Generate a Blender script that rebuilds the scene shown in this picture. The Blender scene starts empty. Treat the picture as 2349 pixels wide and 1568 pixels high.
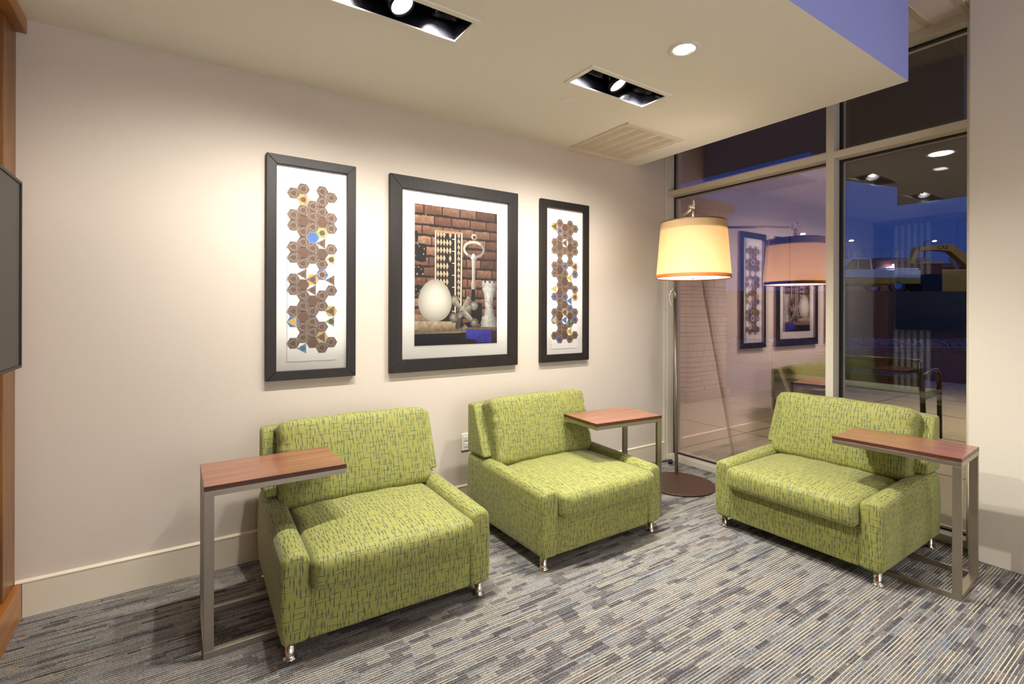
import bpy, bmesh, math, random
from mathutils import Vector, Matrix
PI = math.pi
random.seed(7)
C = bpy.context.scene
COL = C.collection

# ------------------------------------------------------------------ camera, world, exposure
cam = bpy.data.cameras.new('camera'); camo = bpy.data.objects.new('camera', cam); COL.objects.link(camo)
yaw, roll = 0.5934, 0.0026
F = Vector((math.sin(yaw), math.cos(yaw), 0)); R0 = Vector((math.cos(yaw), -math.sin(yaw), 0)); U0 = Vector((0, 0, 1))
Rv = R0*math.cos(roll) + U0*math.sin(roll); Uv = U0*math.cos(roll) - R0*math.sin(roll)
camo.matrix_world = Matrix(((Rv.x, Uv.x, -F.x, 0), (Rv.y, Uv.y, -F.y, 0), (Rv.z, Uv.z, -F.z, 1.32), (0, 0, 0, 1)))
cam.sensor_width = 36; cam.lens = 1143.95/2349*36; cam.shift_y = -68.77/2349
cam.clip_start = 0.02; cam.clip_end = 300
C.camera = camo
vs = C.view_settings
C.cycles.caustics_reflective = False; C.cycles.caustics_refractive = False
vs.view_transform = 'Standard'; vs.look = 'None'; vs.exposure = 0.85; vs.gamma = 1.0; vs.use_curve_mapping = False

W = bpy.data.worlds.new('dusk_sky'); C.world = W; W.use_nodes = True
nt = W.node_tree; bg = nt.nodes['Background']
tc = nt.nodes.new('ShaderNodeTexCoord'); sx = nt.nodes.new('ShaderNodeSeparateXYZ'); rp = nt.nodes.new('ShaderNodeValToRGB')
nt.links.new(tc.outputs['Generated'], sx.inputs[0]); nt.links.new(sx.outputs['Z'], rp.inputs[0]); nt.links.new(rp.outputs[0], bg.inputs[0])
rp.color_ramp.elements[0].position = 0.0; rp.color_ramp.elements[0].color = (0.010, 0.035, 0.140, 1)
rp.color_ramp.elements[1].position = 0.5; rp.color_ramp.elements[1].color = (0.016, 0.036, 0.180, 1)
bg.inputs[1].default_value = 0.7

def light(name, kind, loc, power, color=(1, .95, .87), target=None, **kw):
    d = bpy.data.lights.new(name, kind); d.energy = power; d.color = color
    for k, v in kw.items(): setattr(d, k, v)
    o = bpy.data.objects.new(name, d); COL.objects.link(o); o.location = loc
    if target is not None:
        o.rotation_euler = (Vector(target)-Vector(loc)).to_track_quat('-Z', 'Y').to_euler()
    elif kind == 'SPOT': o.rotation_euler = (0, 0, 0)
    o['kind'] = 'helper'
    return o

# added fills behind the camera: warm lobby glow, blue for an unseen rear window
light('lobby_fill', 'AREA', (1.5, -4.4, 1.5), 40, (1, .95, .88), (1.5, 3, 1.7), shape='RECTANGLE', size=3.4, size_y=2.4)
light('dusk_fill', 'AREA', (1.6, -4.45, 1.7), 22, (.50, .60, 1.0), (1.6, 3, 1.9), shape='RECTANGLE', size=3.4, size_y=2.2)

# ------------------------------------------------------------------ materials
def lin(c):
    return tuple((x/255/12.92 if x/255 <= .04045 else ((x/255+.055)/1.055)**2.4) for x in c)
def new_mat(name):
    m = bpy.data.materials.new(name); m.use_nodes = True
    return m, m.node_tree, m.node_tree.nodes['Principled BSDF']
class NG:
    """tiny node helper"""
    def __init__(s, nt): s.nt = nt
    def n(s, t, **kw):
        x = s.nt.nodes.new(t)
        for k, v in kw.items(): setattr(x, k, v)
        return x
    def l(s, a, b): s.nt.links.new(a, b)
    def m(s, op, a, b=None, c=None):
        x = s.n('ShaderNodeMath', operation=op)
        for i, v in enumerate((a, b, c)):
            if v is None: continue
            if isinstance(v, (int, float)): x.inputs[i].default_value = v
            else: s.l(v, x.inputs[i])
        return x.outputs[0]
    def white(s, a, b):
        cv = s.n('ShaderNodeCombineXYZ')
        for i, v in enumerate((a, b)):
            if isinstance(v, (int, float)): cv.inputs[i].default_value = v
            else: s.l(v, cv.inputs[i])
        w = s.n('ShaderNodeTexWhiteNoise', noise_dimensions='2D'); s.l(cv.outputs[0], w.inputs['Vector'])
        return w.outputs['Value']
    def mix(s, f, a, b):
        x = s.n('ShaderNodeMix', data_type='RGBA')
        if isinstance(f, (int, float)): x.inputs[0].default_value = f
        else: s.l(f, x.inputs[0])
        for i, v in ((6, a), (7, b)):
            if isinstance(v, tuple): x.inputs[i].default_value = (*v[:3], 1)
            else: s.l(v, x.inputs[i])
        return x.outputs[2]
def plain(name, c, rough=.5, metal=0, noise=0, nscale=40, bump=0, bscale=200, emit=None, estr=0, coat=0, spec=None):
    m, nt, b = new_mat(name); g = NG(nt)
    b.inputs['Base Color'].default_value = (*lin(c), 1); b.inputs['Roughness'].default_value = rough; b.inputs['Metallic'].default_value = metal
    if spec is not None: b.inputs['Specular IOR Level'].default_value = spec
    if coat: b.inputs['Coat Weight'].default_value = coat
    if noise or bump:
        t = g.n('ShaderNodeTexCoord')
    if noise:
        n = g.n('ShaderNodeTexNoise'); n.inputs['Scale'].default_value = nscale; n.inputs['Detail'].default_value = 5; g.l(t.outputs['Object'], n.inputs['Vector'])
        d = tuple(x*(1-noise) for x in lin(c)); e = tuple(min(1, x*(1+noise)) for x in lin(c))
        g.l(g.mix(n.outputs[0], d, e), b.inputs['Base Color'])
    if bump:
        n2 = g.n('ShaderNodeTexNoise'); n2.inputs['Scale'].default_value = bscale; n2.inputs['Detail'].default_value = 4; g.l(t.outputs['Object'], n2.inputs['Vector'])
        bp = g.n('ShaderNodeBump'); bp.inputs['Strength'].default_value = bump; bp.inputs['Distance'].default_value = .004
        g.l(n2.outputs[0], bp.inputs['Height']); g.l(bp.outputs[0], b.inputs['Normal'])
    if emit:
        b.inputs['Emission Color'].default_value = (*lin(emit), 1); b.inputs['Emission Strength'].default_value = estr
    return m
def wood(name, dark, light_, axis='X', rough=.35, scale=1.0, coat=.15):
    m, nt, b = new_mat(name); g = NG(nt)
    t = g.n('ShaderNodeTexCoord'); mp = g.n('ShaderNodeMapping')
    s = {'X': (1.2, 26, 26), 'Z': (26, 26, 1.2), 'Y': (26, 1.2, 26)}[axis]
    mp.inputs['Scale'].default_value = tuple(v*scale for v in s)
    g.l(t.outputs['Object'], mp.inputs[0])
    n = g.n('ShaderNodeTexNoise'); n.inputs['Scale'].default_value = 1.6; n.inputs['Detail'].default_value = 6; n.inputs['Distortion'].default_value = .6
    g.l(mp.outputs[0], n.inputs['Vector'])
    mp2 = g.n('ShaderNodeMapping'); mp2.inputs['Scale'].default_value = tuple(v*scale*5 for v in s); g.l(t.outputs['Object'], mp2.inputs[0])
    n2 = g.n('ShaderNodeTexNoise'); n2.inputs['Scale'].default_value = 1; n2.inputs['Detail'].default_value = 3; g.l(mp2.outputs[0], n2.inputs['Vector'])
    rr = g.n('ShaderNodeValToRGB'); rr.color_ramp.elements[0].position = .38; rr.color_ramp.elements[1].position = .62
    rr.color_ramp.elements[0].color = (*lin(dark), 1); rr.color_ramp.elements[1].color = (*lin(light_), 1)
    f = g.m('ADD', g.m('MULTIPLY', n.outputs[0], .8), g.m('MULTIPLY', n2.outputs[0], .2)); g.l(f, rr.inputs[0])
    g.l(rr.outputs[0], b.inputs['Base Color']); b.inputs['Roughness'].default_value = rough; b.inputs['Coat Weight'].default_value = coat
    return m
def brushed(name, c, rough=.33):
    m, nt, b = new_mat(name); g = NG(nt)
    t = g.n('ShaderNodeTexCoord'); mp = g.n('ShaderNodeMapping'); mp.inputs['Scale'].default_value = (40, 40, 900); g.l(t.outputs['Object'], mp.inputs[0])
    n = g.n('ShaderNodeTexNoise'); n.inputs['Scale'].default_value = 1; n.inputs['Detail'].default_value = 3; g.l(mp.outputs[0], n.inputs['Vector'])
    g.l(g.m('ADD', g.m('MULTIPLY', n.outputs[0], .15), rough-.07), b.inputs['Roughness'])
    b.inputs['Base Color'].default_value = (*lin(c), 1); b.inputs['Metallic'].default_value = 1
    return m

M = {}
# wall covering: fine horizontal linen weave
m, nt, b = new_mat('linen_wallcovering'); g = NG(nt)
t = g.n('ShaderNodeTexCoord')
mp = g.n('ShaderNodeMapping'); mp.inputs['Scale'].default_value = (60, 60, 700); g.l(t.outputs['Object'], mp.inputs[0])
n1 = g.n('ShaderNodeTexNoise'); n1.inputs['Scale'].default_value = 1; n1.inputs['Detail'].default_value = 3; g.l(mp.outputs[0], n1.inputs['Vector'])
mp = g.n('ShaderNodeMapping'); mp.inputs['Scale'].default_value = (600, 600, 40); g.l(t.outputs['Object'], mp.inputs[0])
n2 = g.n('ShaderNodeTexNoise'); n2.inputs['Scale'].default_value = 1; n2.inputs['Detail'].default_value = 2; g.l(mp.outputs[0], n2.inputs['Vector'])
hh = g.m('ADD', n1.outputs[0], g.m('MULTIPLY', n2.outputs[0], .5))
g.l(g.mix(g.m('MULTIPLY', hh, .66), lin((203, 191, 176)), lin((221, 211, 197))), b.inputs['Base Color'])
bp = g.n('ShaderNodeBump'); bp.inputs['Strength'].default_value = .25; bp.inputs['Distance'].default_value = .001; g.l(hh, bp.inputs['Height']); g.l(bp.outputs[0], b.inputs['Normal'])
b.inputs['Roughness'].default_value = .75
M['wall'] = m
M['ceiling'] = plain('cream_ceiling_paint', (246, 242, 232), .85, bump=.05, bscale=400)
M['fascia'] = plain('fascia_dusk_tint', (150, 160, 228), .8, bump=.05, bscale=400)  # blue dusk light put into the fascia's base colour
M['pier'] = plain('pier_paint', (228, 222, 206), .8, bump=.12, bscale=350)
M['tile'] = plain('ceiling_tile', (230, 215, 205), .9, noise=.03, bump=.2, bscale=150)
M['gridbar'] = plain('ceiling_grid_metal', (200, 190, 150), .5)
M['trim'] = plain('painted_trim', (222, 212, 190), .55)
M['trim_top'] = plain('painted_trim_cap', (232, 222, 200), .5)
M['alu'] = plain('almond_aluminium', (226, 219, 203), .45, metal=.15)
M['gasket'] = plain('black_gasket', (18, 18, 20), .5)
M['white'] = plain('white_enamel', (235, 232, 222), .4)
M['white_plastic'] = plain('white_plastic', (240, 238, 232), .35)
M['black'] = plain('black_interior', (14, 14, 16), .35)
M['black_metal'] = plain('black_metal', (24, 24, 26), .35, metal=.6)
M['steel'] = brushed('brushed_steel', (172, 163, 149), .40)
M['chrome'] = plain('chrome', (225, 222, 220), .08, metal=1)
M['bronze'] = plain('bronze_powdercoat', (98, 76, 62), .45, metal=.6, noise=.05, nscale=900)
M['frame'] = wood('espresso_frame', (20, 15, 12), (32, 24, 20), 'Z', .5, coat=0)
M['mat'] = plain('mat_board', (240, 238, 230), .9)
M['paper'] = plain('deckled_paper', (250, 249, 246), .9, bump=.15, bscale=300)
M['walnut'] = wood('walnut_laminate', (126, 80, 60), (162, 110, 86), 'X', .3, coat=.25)
M['walnut_edge'] = wood('walnut_edge', (62, 34, 22), (92, 54, 38), 'X', .4)
M['amber'] = wood('amber_maple', (104, 62, 22), (142, 92, 38), 'Z', .4)
M['amber_trim'] = wood('amber_trim', (146, 88, 34), (178, 114, 50), 'Y', .35)
M['screen'] = plain('dark_screen', (20, 20, 16), .3, spec=.25)
M['bezel'] = plain('black_bezel', (20, 20, 19), .45)
M['rubber'] = plain('black_rubber', (16, 15, 15), .5)

# carpet
m, nt, b = new_mat('striped_carpet'); g = NG(nt)
t = g.n('ShaderNodeTexCoord'); s = g.n('ShaderNodeSeparateXYZ'); g.l(t.outputs['Object'], s.inputs[0]); X, Y = s.outputs[0], s.outputs[1]
nw = g.n('ShaderNodeTexNoise'); nw.inputs['Scale'].default_value = 6; g.l(t.outputs['Object'], nw.inputs['Vector'])
Yw = g.m('ADD', Y, g.m('MULTIPLY', nw.outputs[0], .004))
PT = .0060
row = g.m('FLOOR', g.m('DIVIDE', Yw, PT)); fr = g.m('FRACT', g.m('DIVIDE', Yw, PT))
blk = g.m('FLOOR', g.m('DIVIDE', g.m('ADD', row, 1), 4))
xo = g.m('ADD', g.m('DIVIDE', X, .085), g.m('MULTIPLY', g.white(blk, 3.3), 7)); xc = g.m('FLOOR', xo)
rb = g.white(xc, blk)
blk2 = g.m('FLOOR', g.m('DIVIDE', row, 10)); x2 = g.m('FLOOR', g.m('ADD', g.m('DIVIDE', X, .45), g.m('MULTIPLY', g.white(blk2, 8.1), 5)))
rb2 = g.white(x2, blk2)
xr = g.m('FLOOR', g.m('ADD', g.m('DIVIDE', X, .30), g.m('MULTIPLY', g.white(row, 1.7), 9))); rr_ = g.white(xr, row)
par = g.m('MODULO', g.m('ABSOLUTE', row), 2)
line1 = g.m('MULTIPLY', g.m('LESS_THAN', g.m('ABSOLUTE', g.m('SUBTRACT', fr, .5)), .39), g.m('MULTIPLY', g.m('GREATER_THAN', rr_, .12), g.m('GREATER_THAN', par, .5)))
blank = g.m('MULTIPLY', g.m('LESS_THAN', rb, .26), g.m('LESS_THAN', rb2, .55))     # blocks where the cream yarn is buried
isline = g.m('MULTIPLY', line1, g.m('SUBTRACT', 1, g.m('MULTIPLY', blank, .68)))
r1 = g.n('ShaderNodeValToRGB'); cr = r1.color_ramp
cr.elements[0].position = 0; cr.elements[0].color = (*lin((74, 75, 80)), 1); cr.elements[1].position = .30; cr.elements[1].color = (*lin((100, 97, 100)), 1)
for p_, c_ in ((.5, (124, 118, 117)), (.72, (138, 134, 130)), (.88, (116, 121, 128)), (.97, (94, 108, 128))):
    e = cr.elements.new(p_); e.color = (*lin(c_), 1)
g.l(g.m('ADD', g.m('MULTIPLY', rb, .72), g.m('MULTIPLY', g.white(xr, g.m('ADD', row, 50)), .28)), r1.inputs[0])
r2 = g.n('ShaderNodeValToRGB'); cr = r2.color_ramp
cr.elements[0].position = 0; cr.elements[0].color = (*lin((222, 212, 186)), 1); cr.elements[1].position = .55; cr.elements[1].color = (*lin((204, 200, 186)), 1)
e = cr.elements.new(.85); e.color = (*lin((176, 182, 184)), 1)
g.l(g.white(xr, g.m('ADD', row, 90)), r2.inputs[0])
base = g.mix(isline, r1.outputs[0], r2.outputs[0])
# loop beads
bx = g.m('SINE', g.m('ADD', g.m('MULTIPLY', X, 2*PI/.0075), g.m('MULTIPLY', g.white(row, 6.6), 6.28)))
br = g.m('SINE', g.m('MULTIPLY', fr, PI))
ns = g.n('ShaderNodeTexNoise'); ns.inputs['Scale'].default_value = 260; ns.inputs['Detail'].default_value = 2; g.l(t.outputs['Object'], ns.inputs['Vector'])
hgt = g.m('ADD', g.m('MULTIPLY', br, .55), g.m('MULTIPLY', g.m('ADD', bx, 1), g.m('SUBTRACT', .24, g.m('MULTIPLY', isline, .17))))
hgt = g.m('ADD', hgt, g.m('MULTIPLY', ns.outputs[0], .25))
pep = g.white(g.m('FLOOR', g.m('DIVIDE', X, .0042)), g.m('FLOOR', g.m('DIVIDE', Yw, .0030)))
tone = g.m('ADD', g.m('ADD', .22, g.m('MULTIPLY', hgt, .70)), g.m('MULTIPLY', g.m('SUBTRACT', pep, .35), g.m('SUBTRACT', .78, g.m('MULTIPLY', isline, .58))))  # shade between the loops put into the colour by height, plus random pepper
mx = g.n('ShaderNodeMix', data_type='RGBA', blend_type='MULTIPLY'); mx.inputs[0].default_value = 1; g.l(base, mx.inputs[6])
cc = g.n('ShaderNodeCombineColor'); [g.l(tone, cc.inputs[i]) for i in range(3)]; g.l(cc.outputs[0], mx.inputs[7])
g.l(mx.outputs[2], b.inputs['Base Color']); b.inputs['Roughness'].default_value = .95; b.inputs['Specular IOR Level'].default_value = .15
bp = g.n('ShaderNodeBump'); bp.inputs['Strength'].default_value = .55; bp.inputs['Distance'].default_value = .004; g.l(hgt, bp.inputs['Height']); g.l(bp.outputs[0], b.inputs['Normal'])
M['carpet'] = m

# green crosshatch upholstery (UV in metres)
m, nt, b = new_mat('green_crosshatch_fabric'); g = NG(nt)
uvn = g.n('ShaderNodeUVMap'); uvn.uv_map = 'UVMap'; s = g.n('ShaderNodeSeparateXYZ'); g.l(uvn.outputs[0], s.inputs[0]); U, V = s.outputs[0], s.outputs[1]
nz = g.n('ShaderNodeTexNoise'); nz.inputs['Scale'].default_value = 30; g.l(uvn.outputs[0], nz.inputs['Vector'])
U = g.m('ADD', U, g.m('MULTIPLY', nz.outputs[0], .0025)); V2 = g.m('ADD', V, g.m('MULTIPLY', nz.outputs[0], .003))
def strokes(a, b_, ca, cb, wmax, thr, seed, dash=0):
    """spindle strokes running along b_: columns of width ca, cells of length cb"""
    ai = g.m('ADD', g.m('DIVIDE', a, ca), seed*.37); i = g.m('FLOOR', ai); fa = g.m('FRACT', ai)
    bj = g.m('ADD', g.m('DIVIDE', b_, cb), g.m('MULTIPLY', g.white(i, seed), 11)); j = g.m('FLOOR', bj); fb = g.m('FRACT', bj)
    pres = g.m('GREATER_THAN', g.white(i, g.m('ADD', j, seed*3.1)), thr)
    jit = g.m('MULTIPLY', g.m('SUBTRACT', g.white(g.m('ADD', i, 31), g.m('ADD', j, seed)), .5), .78)
    pk = g.m('ADD', .35, g.m('MULTIPLY', g.white(g.m('ADD', i, 77), g.m('ADD', j, seed)), .3))
    tri = g.m('SUBTRACT', 1, g.m('MULTIPLY', g.m('ABSOLUTE', g.m('SUBTRACT', fb, pk)), 1.65))
    w = g.m('MULTIPLY', g.m('MAXIMUM', tri, 0), wmax/ca)
    if dash:
        w = g.m('MULTIPLY', w, g.m('ADD', .62, g.m('MULTIPLY', g.m('SINE', g.m('MULTIPLY', b_, 2*PI/.0042)), .38)))
    dist = g.m('ABSOLUTE', g.m('SUBTRACT', g.m('SUBTRACT', fa, .5), jit))
    return g.m('MULTIPLY', g.m('LESS_THAN', dist, w), pres)
k = g.m('MAXIMUM', strokes(U, V2, .0160, .040, .0018, .20, 1.0), strokes(U, V2, .0225, .052, .0016, .32, 2.0, 1))
k = g.m('MAXIMUM', k, strokes(V2, U, .0275, .058, .0012, .18, 3.0))
k = g.m('MAXIMUM', k, strokes(V2, U, .049, .044, .0009, .30, 4.0, 1))
wv = g.n('ShaderNodeTexNoise'); wv.inputs['Scale'].default_value = 900; wv.inputs['Detail'].default_value = 1; g.l(uvn.outputs[0], wv.inputs['Vector'])
gcol = g.mix(wv.outputs[0], lin((138, 140, 66)), lin((163, 164, 90)))
g.l(g.mix(g.m('MULTIPLY', k, .92), gcol, lin((38, 66, 72))), b.inputs['Base Color'])
b.inputs['Roughness'].default_value = .62; b.inputs['Sheen Weight'].default_value = .25; b.inputs['Sheen Roughness'].default_value = .4
b.inputs['Specular IOR Level'].default_value = .35
bp = g.n('ShaderNodeBump'); bp.inputs['Strength'].default_value = .12; bp.inputs['Distance'].default_value = .001; g.l(wv.outputs[0], bp.inputs['Height']); g.l(bp.outputs[0], b.inputs['Normal'])
M['fabric'] = m

# flat print: vertex colours with fine grain
m, nt, b = new_mat('printed_ink'); g = NG(nt)
vc = g.n('ShaderNodeVertexColor'); vc.layer_name = 'Col'
t = g.n('ShaderNodeTexCoord'); n = g.n('ShaderNodeTexNoise'); n.inputs['Scale'].default_value = 120; n.inputs['Detail'].default_value = 6; g.l(t.outputs['Object'], n.inputs['Vector'])
mx = g.n('ShaderNodeMix', data_type='RGBA', blend_type='MULTIPLY'); mx.inputs[0].default_value = 1; g.l(vc.outputs[0], mx.inputs[6])
tt = g.m('ADD', .50, g.m('MULTIPLY', n.outputs[0], .40)); cc = g.n('ShaderNodeCombineColor'); [g.l(tt, cc.inputs[i]) for i in range(3)]; g.l(cc.outputs[0], mx.inputs[7])
g.l(mx.outputs[2], b.inputs['Base Color']); b.inputs['Roughness'].default_value = .7
M['print'] = m
m2 = m.copy(); m2.name = 'photo_print'
for nd in m2.node_tree.nodes:
    if nd.type == 'TEX_NOISE': nd.inputs['Scale'].default_value = 45; nd.inputs['Detail'].default_value = 9
    if nd.type == 'MATH' and nd.operation == 'ADD': nd.inputs[0].default_value = .20
    if nd.type == 'MATH' and nd.operation == 'MULTIPLY': nd.inputs[1].default_value = .85
M['photo'] = m2
m3 = m.copy(); m3.name = 'photo_print_smooth'
for nd in m3.node_tree.nodes:
    if nd.type == 'TEX_NOISE': nd.inputs['Scale'].default_value = 90
    if nd.type == 'MATH' and nd.operation == 'ADD': nd.inputs[0].default_value = .72
    if nd.type == 'MATH' and nd.operation == 'MULTIPLY': nd.inputs[1].default_value = .1
M['photo2'] = m3

# window glass: coated double glazing
def glass(name, fac, tint, tr=(.93, .95, .96)):
    m = bpy.data.materials.new(name); m.use_nodes = True; nt = m.node_tree; nt.nodes.clear(); g = NG(nt)
    o = g.n('ShaderNodeOutputMaterial'); mix = g.n('ShaderNodeMixShader'); a = g.n('ShaderNodeBsdfTransparent'); a.inputs[0].default_value = (*tr, 1)
    gl = g.n('ShaderNodeBsdfGlossy'); gl.inputs['Roughness'].default_value = 0; gl.inputs[0].default_value = (*tint, 1)
    lw = g.n('ShaderNodeLayerWeight'); lw.inputs[0].default_value = .15
    f = g.m('MINIMUM', g.m('ADD', fac, g.m('MULTIPLY', lw.outputs['Fresnel'], .8)), 1)
    g.l(f, mix.inputs[0]); g.l(a.outputs[0], mix.inputs[1]); g.l(gl.outputs[0], mix.inputs[2]); g.l(mix.outputs[0], o.inputs[0])
    return m
M['glass_l1'] = glass('coated_glass_inner', .30, (1, .90, .90))
M['glass_l2'] = glass('coated_glass_outer', .30, (1, .62, .78))
M['glass_r1'] = glass('clear_glass_inner', .05, (.95, 1, .95))
M['glass_r2'] = glass('clear_glass_outer', .05, (1, .85, 1))
M['glazing'] = glass('picture_glazing', .0, (1, 1, 1), (1, 1, 1))

# lamp shade fabric
m = bpy.data.materials.new('shade_fabric'); m.use_nodes = True; nt = m.node_tree; nt.nodes.clear(); g = NG(nt)
o = g.n('ShaderNodeOutputMaterial'); d = g.n('ShaderNodeBsdfDiffuse'); tl = g.n('ShaderNodeBsdfTranslucent'); mix = g.n('ShaderNodeMixShader'); mix.inputs[0].default_value = .5
t = g.n('ShaderNodeTexCoord'); mp = g.n('ShaderNodeMapping'); mp.inputs['Scale'].default_value = (30, 30, 500); g.l(t.outputs['Object'], mp.inputs[0])
n = g.n('ShaderNodeTexNoise'); n.inputs['Scale'].default_value = 1; n.inputs['Detail'].default_value = 3; g.l(mp.outputs[0], n.inputs['Vector'])
c = g.mix(n.outputs[0], lin((228, 192, 140)), lin((244, 216, 168))); g.l(c, d.inputs[0]); g.l(c, tl.inputs[0])
g.l(d.outputs[0], mix.inputs[1]); g.l(tl.outputs[0], mix.inputs[2]); g.l(mix.outputs[0], o.inputs[0])
M['shade'] = m
M['shade_band'] = plain('shade_top_band', (206, 172, 128), .8, emit=(214, 170, 110), estr=.12)
M['shade_trim'] = plain('rust_trim', (186, 98, 40), .7)
M['diffuser'] = plain('lamp_diffuser', (255, 255, 250), .5, emit=(255, 246, 230), estr=1.6)
M['lens'] = plain('spot_lens', (255, 255, 255), .3, emit=(255, 252, 246), estr=14)
M['lens_rim'] = plain('spot_reflector', (255, 255, 255), .2, emit=(255, 252, 246), estr=.9)

# ------------------------------------------------------------------ mesh helpers
class MB:
    def __init__(s): s.v = []; s.f = []; s.mi = []; s.uv = []; s.col = []
    def add(s, vs, fs, mi=0, uvs=None, cols=None):
        k = len(s.v); s.v += [tuple(v) for v in vs]
        for a, f in enumerate(fs):
            s.f.append([i+k for i in f]); s.mi.append(mi)
            s.uv.append(uvs[a] if uvs else None); s.col.append(cols[a] if cols else None)
        return s
    def box(s, x0, x1, y0, y1, z0, z1, mi=0, mt=None):
        vs = [(x, y, z) for x in (x0, x1) for y in (y0, y1) for z in (z0, z1)]
        if mt is not None: vs = [tuple(mt @ Vector(v)) for v in vs]
        return s.add(vs, [(0, 1, 3, 2), (4, 6, 7, 5), (0, 4, 5, 1), (2, 3, 7, 6), (0, 2, 6, 4), (1, 5, 7, 3)], mi)
    def cyl(s, p0, p1, r0, r1=None, n=20, mi=0, caps=True):
        p0 = Vector(p0); p1 = Vector(p1); r1 = r0 if r1 is None else r1
        q = (p1-p0).to_track_quat('Z', 'Y'); vs = []
        for p, r in ((p0, r0), (p1, r1)):
            for i in range(n):
                a = 2*PI*i/n; vs.append(p + q @ Vector((r*math.cos(a), r*math.sin(a), 0)))
        fs = [(i, (i+1) % n, n+(i+1) % n, n+i) for i in range(n)]
        if caps: fs += [tuple(range(n))[::-1], tuple(range(n, 2*n))]
        return s.add(vs, fs, mi)
    def lathe(s, prof, c=(0, 0, 0), n=28, mi=0, q=None):
        vs = []
        for r, z in prof:
            for i in range(n):
                a = 2*PI*i/n; p = Vector((r*math.cos(a), r*math.sin(a), z))
                if q is not None: p = q @ p
                vs.append(p+Vector(c))
        fs = [(k*n+i, k*n+(i+1) % n, (k+1)*n+(i+1) % n, (k+1)*n+i) for k in range(len(prof)-1) for i in range(n)]
        return s.add(vs, fs, mi)
    def tube(s, pts, r, n=10, mi=0):
        pts = [Vector(p) for p in pts]; vs = []; up = None
        for i, p in enumerate(pts):
            d = (pts[min(i+1, len(pts)-1)]-pts[max(i-1, 0)]).normalized()
            if up is None: up = d.orthogonal().normalized()
            up = (up-d*up.dot(d)).normalized(); sd = d.cross(up)
            for k in range(n):
                a = 2*PI*k/n; vs.append(p+up*r*math.cos(a)+sd*r*math.sin(a))
        fs = [(i*n+k, i*n+(k+1) % n, (i+1)*n+(k+1) % n, (i+1)*n+k) for i in range(len(pts)-1) for k in range(n)]
        fs += [tuple(range(n))[::-1], tuple(range((len(pts)-1)*n, len(pts)*n))]
        return s.add(vs, fs, mi)
    def poly(s, pts, mi=0, cols=None): return s.add(pts, [tuple(range(len(pts)))], mi, None, [cols] if cols else None)
    def prism(s, prof, x0, x1, mi=0):
        """profile of (y,z) extruded along x"""
        n = len(prof); vs = [(x0, y, z) for y, z in prof]+[(x1, y, z) for y, z in prof]
        return s.add(vs, [tuple(range(n))[::-1], tuple(range(n, 2*n))]+[(i, (i+1) % n, n+(i+1) % n, n+i) for i in range(n)], mi)
    def join(s, o, d):
        s.add([(v[0]+d[0], v[1]+d[1], v[2]+d[2]) for v in o.v], o.f, 0, o.uv); return s
    def build(s, name, mats, parent=None, smooth=False, bevel=0, segs=2, loc=None, rot=None, recalc=True, merge=False):
        me = bpy.data.meshes.new(name); me.from_pydata(s.v, [], s.f)
        mats = mats if isinstance(mats, (list, tuple)) else [mats]
        for x in mats: me.materials.append(x)
        for p, i in zip(me.polygons, s.mi): p.material_index = i; p.use_smooth = smooth
        if any(u for u in s.uv):
            ul = me.uv_layers.new(name='UVMap')
            for p, u in zip(me.polygons, s.uv):
                for li, q in zip(p.loop_indices, u or [(0, 0)]*len(p.loop_indices)): ul.data[li].uv = q
        if any(c for c in s.col):
            ca = me.color_attributes.new(name='Col', type='FLOAT_COLOR', domain='CORNER')
            for p, c in zip(me.polygons, s.col):
                for li, q in zip(p.loop_indices, c): ca.data[li].color = (*lin(q), 1)
        if recalc or bevel or merge:
            bm = bmesh.new(); bm.from_mesh(me)
            if merge: bmesh.ops.remove_doubles(bm, verts=bm.verts, dist=1e-5)
            if recalc: bmesh.ops.recalc_face_normals(bm, faces=bm.faces)
            if bevel:
                es = [e for e in bm.edges if len(e.link_faces) == 2 and e.calc_face_angle(0) > .5]
                bmesh.ops.bevel(bm, geom=es, offset=bevel, segments=segs, affect='EDGES', profile=.5)
            bm.to_mesh(me); bm.free()
        o = bpy.data.objects.new(name, me); COL.objects.link(o)
        if parent: o.parent = parent
        if loc: o.location = loc
        if rot: o.rotation_euler = rot
        return o
def tag(o, label=None, cat=None, group=None, kind=None):
    if label: o['label'] = label
    if cat: o['category'] = cat
    if group: o['group'] = group
    if kind: o['kind'] = kind
    return o
def thing(name, label, cat, loc=(0, 0, 0), rz=0, group=None):
    o = bpy.data.objects.new(name, None); COL.objects.link(o); o.location = loc; o.rotation_euler = (0, 0, rz)
    o.empty_display_size = .1
    return tag(o, label, cat, group)
def copy_tree(o, parent=None):
    c = o.copy(); COL.objects.link(c); c.parent = parent
    for ch in o.children: copy_tree(ch, c)
    return c
def struct(o): o['kind'] = 'structure'; return o
def boxo(name, b, mat, parent=None, bevel=0, segs=2): return MB().box(*b).build(name, mat, parent, bevel=bevel, segs=segs)
def holed(x0, x1, y0, y1, z, holes):
    xs = sorted({x0, x1, *[h[0] for h in holes], *[h[1] for h in holes]}); ys = sorted({y0, y1, *[h[2] for h in holes], *[h[3] for h in holes]})
    mb = MB()
    for a, b_ in zip(xs, xs[1:]):
        for c_, d in zip(ys, ys[1:]):
            mx_, my = (a+b_)/2, (c_+d)/2
            if any(h[0] < mx_ < h[1] and h[2] < my < h[3] for h in holes): continue
            mb.add([(a, c_, z), (b_, c_, z), (b_, d, z), (a, d, z)], [(0, 3, 2, 1)])
    return mb

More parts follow.
